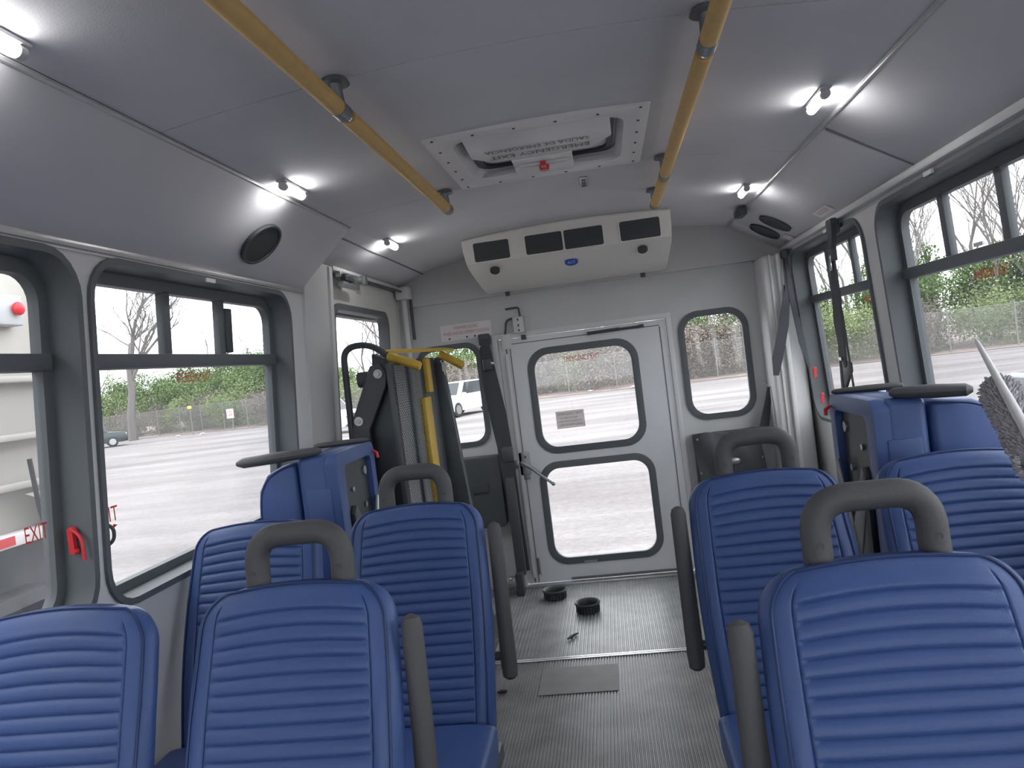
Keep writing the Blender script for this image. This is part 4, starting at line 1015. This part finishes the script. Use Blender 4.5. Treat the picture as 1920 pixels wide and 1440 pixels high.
for p in along(fence_pts, 2.9):
    for row in (0, 1, 2):
        x = p.x + rnd.uniform(-1.2, 1.2); y = p.y + 2.2 + row*3.2 + rnd.uniform(-.8, .8)
        rg = region(x, y); a = x/y
        if a < -1.05 or a > .95: continue
        pick = rnd.random()
        if row == 0: b = bush[2] if pick < (.85 if -.14 < a < .2 else .5) else bush[1]
        elif row == 1: b = bush[2] if -.14 < a < .15 and pick < .75 else bush[1] if pick < .55 else bush[0]
        else: b = bush[3]
        if row == 2 and a > -.46 and a < -.28 and pick < .5: continue
        nm = {0: 'dense green bush', 1: 'pale green bush', 2: 'brown leafless thicket', 3: 'tall green bush'}[bush.index(b)]
        sc = rnd.uniform(.8, 1.12)*(1.3 if b is bush[2] and -.14 < a < .2 else 1.0)*(1.3 if row and (a < -.4 or a > .25) else 1.0)
        put(b, x, y, sc, rnd.uniform(0, 6), '%s behind the far fence, seen through the %s' % (nm, rg), 'bush', 'bushes seen through the %s' % rg)
for p in along(fence_pts, 2.6) + along(fence_pts[5:], 1.6):
    a = p.x/p.y
    if a < -1.05 or a > .95: continue
    x = p.x + rnd.uniform(-1.3, 1.3); y = p.y + 4 + rnd.uniform(0, 8)
    rg = region(x, y)
    if a > .2 or rnd.random() < .6:
        put(rnd.choice(thin), x, y, rnd.uniform(.9, 1.4)*(1.25 if a > .2 else 1), rnd.uniform(0, 6), 'thin bare tree beyond the fence, seen through the %s' % rg, 'tree', 'thin bare trees seen through the %s' % rg)
for (x, y, s_, k) in ((-20, 62, .95, 1), (-40, 70, .8, 2), (-15.5, 52, .85, 2), (-48, 72, .8, 1), (-8, 60, .9, 0), (24, 50, .95, 1), (31, 48, 1.0, 2), (38, 50, 1.0, 0), (18, 52, .95, 0), (28, 56, 1.1, 1), (13, 56, .9, 2)):
    rg = region(x, y); put(trees[k], x, y, s_, x, 'tall bare tree beyond the fence, seen through the %s' % rg, 'tree', 'tall bare trees seen through the %s' % rg)

# lot number sign, yellow tags, litter
t = thing('lot_sign', 'small white sign with red number on the far fence', 'sign', (-29.9, 55.6, .9))
sp = Vector((-29.8, 55.4, 1.38)); sxv = Vector((.89, -.45, 0)).normalized()
sp = Vector((-29.55, 55.2, .47))
q = MB(); q.add([sp - sxv*.42 + Vector((0, 0, -.36)), sp + sxv*.42 + Vector((0, 0, -.36)), sp + sxv*.42 + Vector((0, 0, .36)), sp - sxv*.42 + Vector((0, 0, .36))], ((0, 1, 2, 3),)); q.v += [v + Vector((.02, .04, 0)) for v in q.v[:4]]; q.f += [(7, 6, 5, 4)] + [(i, (i+1) % 4 + 0, (i+1) % 4 + 4, i+4) for i in range(4)]
q.build('board', 'paper', t)
text('print', '120', .42, 'red_print', t, sp - Vector((.02, .05, 0)), sxv, (0, 0, 1), wid=.62, bold=0)
MB().cyl(sp + Vector((.1, .15, -1.3)), sp + Vector((.1, .15, .4)), .05, 6).build('post', 'post', t)
def outer_tag(x, y, z, lb):
    t = thing('yellow_tag', lb, 'marker', (x, y, GZ)); MB().cyl((x, y, GZ), (x, y, z), .03, 6).build('stake', 'post', t); MB().cbox((x, y-.05, z), (.32, .03, .22)).build('flag', 'sign_yellow', t, bevel=.02)
outer_tag(-31.8, 53.5, 1.35, 'small yellow marker on a stake, seen through the left side window')
outer_tag(20.2, 38.5, 1.75, 'small yellow marker on a stake, seen through the right side window')
rl = random.Random(5)
for k, (x, y, wdw) in enumerate(((-30.5, 52.5, 'the left side window, under the number sign'), (-33, 53.5, 'the left side window, left of the number sign'), (-4.6, 46.2, 'the rear door, left side'), (-1.2, 46.0, 'the rear door, middle'), (1.4, 45.0, 'the rear door, right side'))):
    q = MB(); n = 7; c_ = Vector((x, y, GZ+.03)); vs = [c_ + Vector((math.cos(2*PI*i/n)*rl.uniform(.12, .3), math.sin(2*PI*i/n)*rl.uniform(.1, .2), rl.uniform(0, .10))) for i in range(n)] + [c_ + Vector((0, 0, .12)), c_ - Vector((0, 0, .02))]
    q.add(vs, [(i, (i+1) % n, n) for i in range(n)] + [((i+1) % n, i, n+1) for i in range(n)]); o = q.build('litter', 'paper', loc=(x, y, GZ), smooth=False); tag(o, 'crumpled white litter at the lot edge, seen through %s' % wdw, 'litter', 'litter at the edge of the lot')

# ---- vehicles
def car(name, label, cat, loc, rz, paint, L_=4.7, Wd=1.9, H=1.75, pickup=False):
    t = thing(name, label, cat, (0, 0, 0)); hl = L_/2; hw = Wd/2
    sec = [(-hl, .45), (-hl+.05, .95), (-hl+.5, 1.05), (-hl+1.25, 1.08), (hl-.15, 1.08), (hl, .95), (hl, .42), (hl-.2, .30), (-hl+.2, .30)]
    m_ = lambda u, v, w: Vector((w, u, v))
    MB().plate(sec, [], -hw, hw, m_).build('body', paint, t, bevel=.07, seg=3)
    c0, c1 = (-hl+1.15, (.35 if pickup else hl-.08)); r0, r1 = (-hl+1.85, (.10 if pickup else hl-.45))
    vs = [(-hw+.05, c0, 1.05), (hw-.05, c0, 1.05), (hw-.05, c1, 1.05), (-hw+.05, c1, 1.05), (-hw+.22, r0, H), (hw-.22, r0, H), (hw-.22, r1, H), (-hw+.22, r1, H)]
    fq = ((0, 3, 2, 1), (4, 5, 6, 7), (0, 1, 5, 4), (1, 2, 6, 5), (2, 3, 7, 6), (3, 0, 4, 7))
    MB().add(vs, fq).build('cabin', paint, t, bevel=.06, seg=3)
    def panel(i4, nm, sc_):
        P = [Vector(vs[i]) for i in i4]; c_ = sum(P, Vector())/4; nn = (P[1]-P[0]).cross(P[3]-P[0]).normalized()
        if nn.dot(c_ - Vector((0, (c0+c1)/2, 1.3))) < 0: nn = -nn
        Q = [c_ + (p-c_)*sc_ + nn*.012 for p in P]; MB().add(Q + [p - nn*.05 for p in Q], fq).build(nm, 'car_glass', t)
    panel((0, 1, 5, 4), 'windscreen', .86); panel((1, 2, 6, 5), 'side_window', .84); panel((3, 0, 4, 7), 'side_window', .84); panel((2, 3, 7, 6), 'rear_window', .82)
    if pickup:
        MB().box((-hw+.12, .45, 1.06), (hw-.12, hl-.15, 1.09)).build('bed', 'tyre', t)
    for sx in (-1, 1):
        for yy in (-hl+.95, hl-.95):
            w_ = MB().cyl((sx*(hw-.24), yy, .37), (sx*(hw+.01), yy, .37), .37, 22).build('wheel', 'tyre', t, bevel=.03)
            MB().cyl((sx*(hw+.0), yy, .37), (sx*(hw+.025), yy, .37), .23, 14).build('hub', 'steel', w_)
        MB().box((min(sx*hw*.55, sx*(hw-.04)), -hl-.01, .74), (max(sx*hw*.55, sx*(hw-.04)), -hl+.12, .93)).build('headlight', 'chrome', t, bevel=.02)
        MB().box((min(sx*hw*.66, sx*(hw-.04)), hl-.06, .80), (max(sx*hw*.66, sx*(hw-.04)), hl+.01, .98)).build('tail_light', 'red', t, bevel=.02)
        MB().cbox((sx*(hw+.08), c0+.35, 1.12), (.20, .12, .14)).build('mirror', paint, t, bevel=.03)
    MB().box((-hw*.5, -hl-.015, .62), (hw*.5, -hl+.08, .92)).build('grille', 'tyre', t, bevel=.02)
    MB().box((-hw+.08, -hl-.05, .34), (hw-.08, -hl+.15, .56)).build('bumper', 'tyre', t, bevel=.03)
    t.location = loc; t.rotation_euler = (0, 0, rz); return t
car('suv', 'white suv parked facing the bus, seen through the rear left window', 'car', (-7.85, 38.0, GZ), math.radians(-22), 'car_white')
car('suv', 'dark suv parked at the left edge of the lot by the fence', 'car', (-37.9, 49.6, GZ), math.radians(128), 'car_dark', 5.4, 2.1, 2.15, False)
car('van', 'pale silver vehicle seen through the lift door window', 'car', (-14.4, 35.6, GZ), math.radians(70), 'car_silver', 5.0, 1.95, 1.9)
car('sedan', 'dark car parked beside the bus at the right edge of the view', 'car', (4.44, 5.78, GZ), math.radians(1), 'car_dark', 4.6, 1.85, 1.52)

# ---- pale truck body just outside the left window
t = thing('truck', 'pale beige truck body with ribs standing beside the left window', 'truck', (-3.2, 1.0, GZ))
MB().box((-4.9, -4.5, .80), (-3.1, 4.05, 2.9)).build('box_body', 'truck', t, bevel=.03)
for z in (1.60, 1.30, 1.05): MB().box((-3.1, -4.4, z), (-3.03, 3.78, z+.035)).build('side_rib', 'truck', t, bevel=.008)
for yy in (3.90, 2.6, 1.3, 0.0, -1.3): MB().box((-3.1, yy-.03, .82), (-3.0, yy+.06, 2.85)).build('upright', 'truck', t, bevel=.01)
MB().box((-3.1, 3.45, 1.90), (-3.02, 3.63, 2.06)).build('light_box', 'truck_grey', t, bevel=.01)
MB().sph((-3.0, 3.575, 1.985), .036, 14, 8, (.7, 1, 1)).build('marker_light', 'red', t)['label'] = 'round red marker light'
MB().box((-3.1, -4.5, .78), (-3.0, 4.05, .84)).build('lower_rail', 'sticker_white', t, bevel=.005)
for k in range(14): MB().box((-2.999, -3.9+k*.58, .79), (-2.995, -3.62+k*.58, .835)).build('reflector', 'red', t)
q = MB().add([(-3.05, 3.5, 1.02), (-3.05, 3.78, .93), (-2.95, 3.80, .90), (-2.95, 3.5, .98), (-3.05, 3.78, 1.02)], ((0, 4, 1), (0, 1, 2, 3), (0, 3, 2, 4))); q.build('bracket', 'truck', t)
MB().cyl((-3.05, 3.72, .86), (-2.98, 3.72, .86), .035, 12).build('bolt', 'steel', t)
MB().tube([(-2.97, 3.47, 1.2), (-2.96, 3.48, .95), (-2.95, 3.56, .5)], .012, 6).build('hose', 'tyre', t)
MB().box((-4.7, -4.3, .25), (-3.25, 4.0, .80)).build('chassis', 'truck_dark', t)
for yy in (3.2, 2.05, -3.5): w_ = MB().cyl((-3.6, yy, GZ+.52), (-3.1, yy, GZ+.52), .52, 28).build('wheel', 'tyre', t, bevel=.04); MB().cyl((-3.12, yy, GZ+.52), (-3.06, yy, GZ+.52), .25, 16).build('hub', 'truck_grey', w_)
for yy in (3.2, 2.05): MB().plate([(yy-.6, .22), (yy-.45, .52), (yy+.45, .52), (yy+.6, .22), (yy+.5, .20), (yy+.38, .45), (yy-.38, .45), (yy-.5, .20)], [], -3.65, -3.08, lambda u, v, w: Vector((w, u, v))).build('mudguard', 'truck_dark', t)
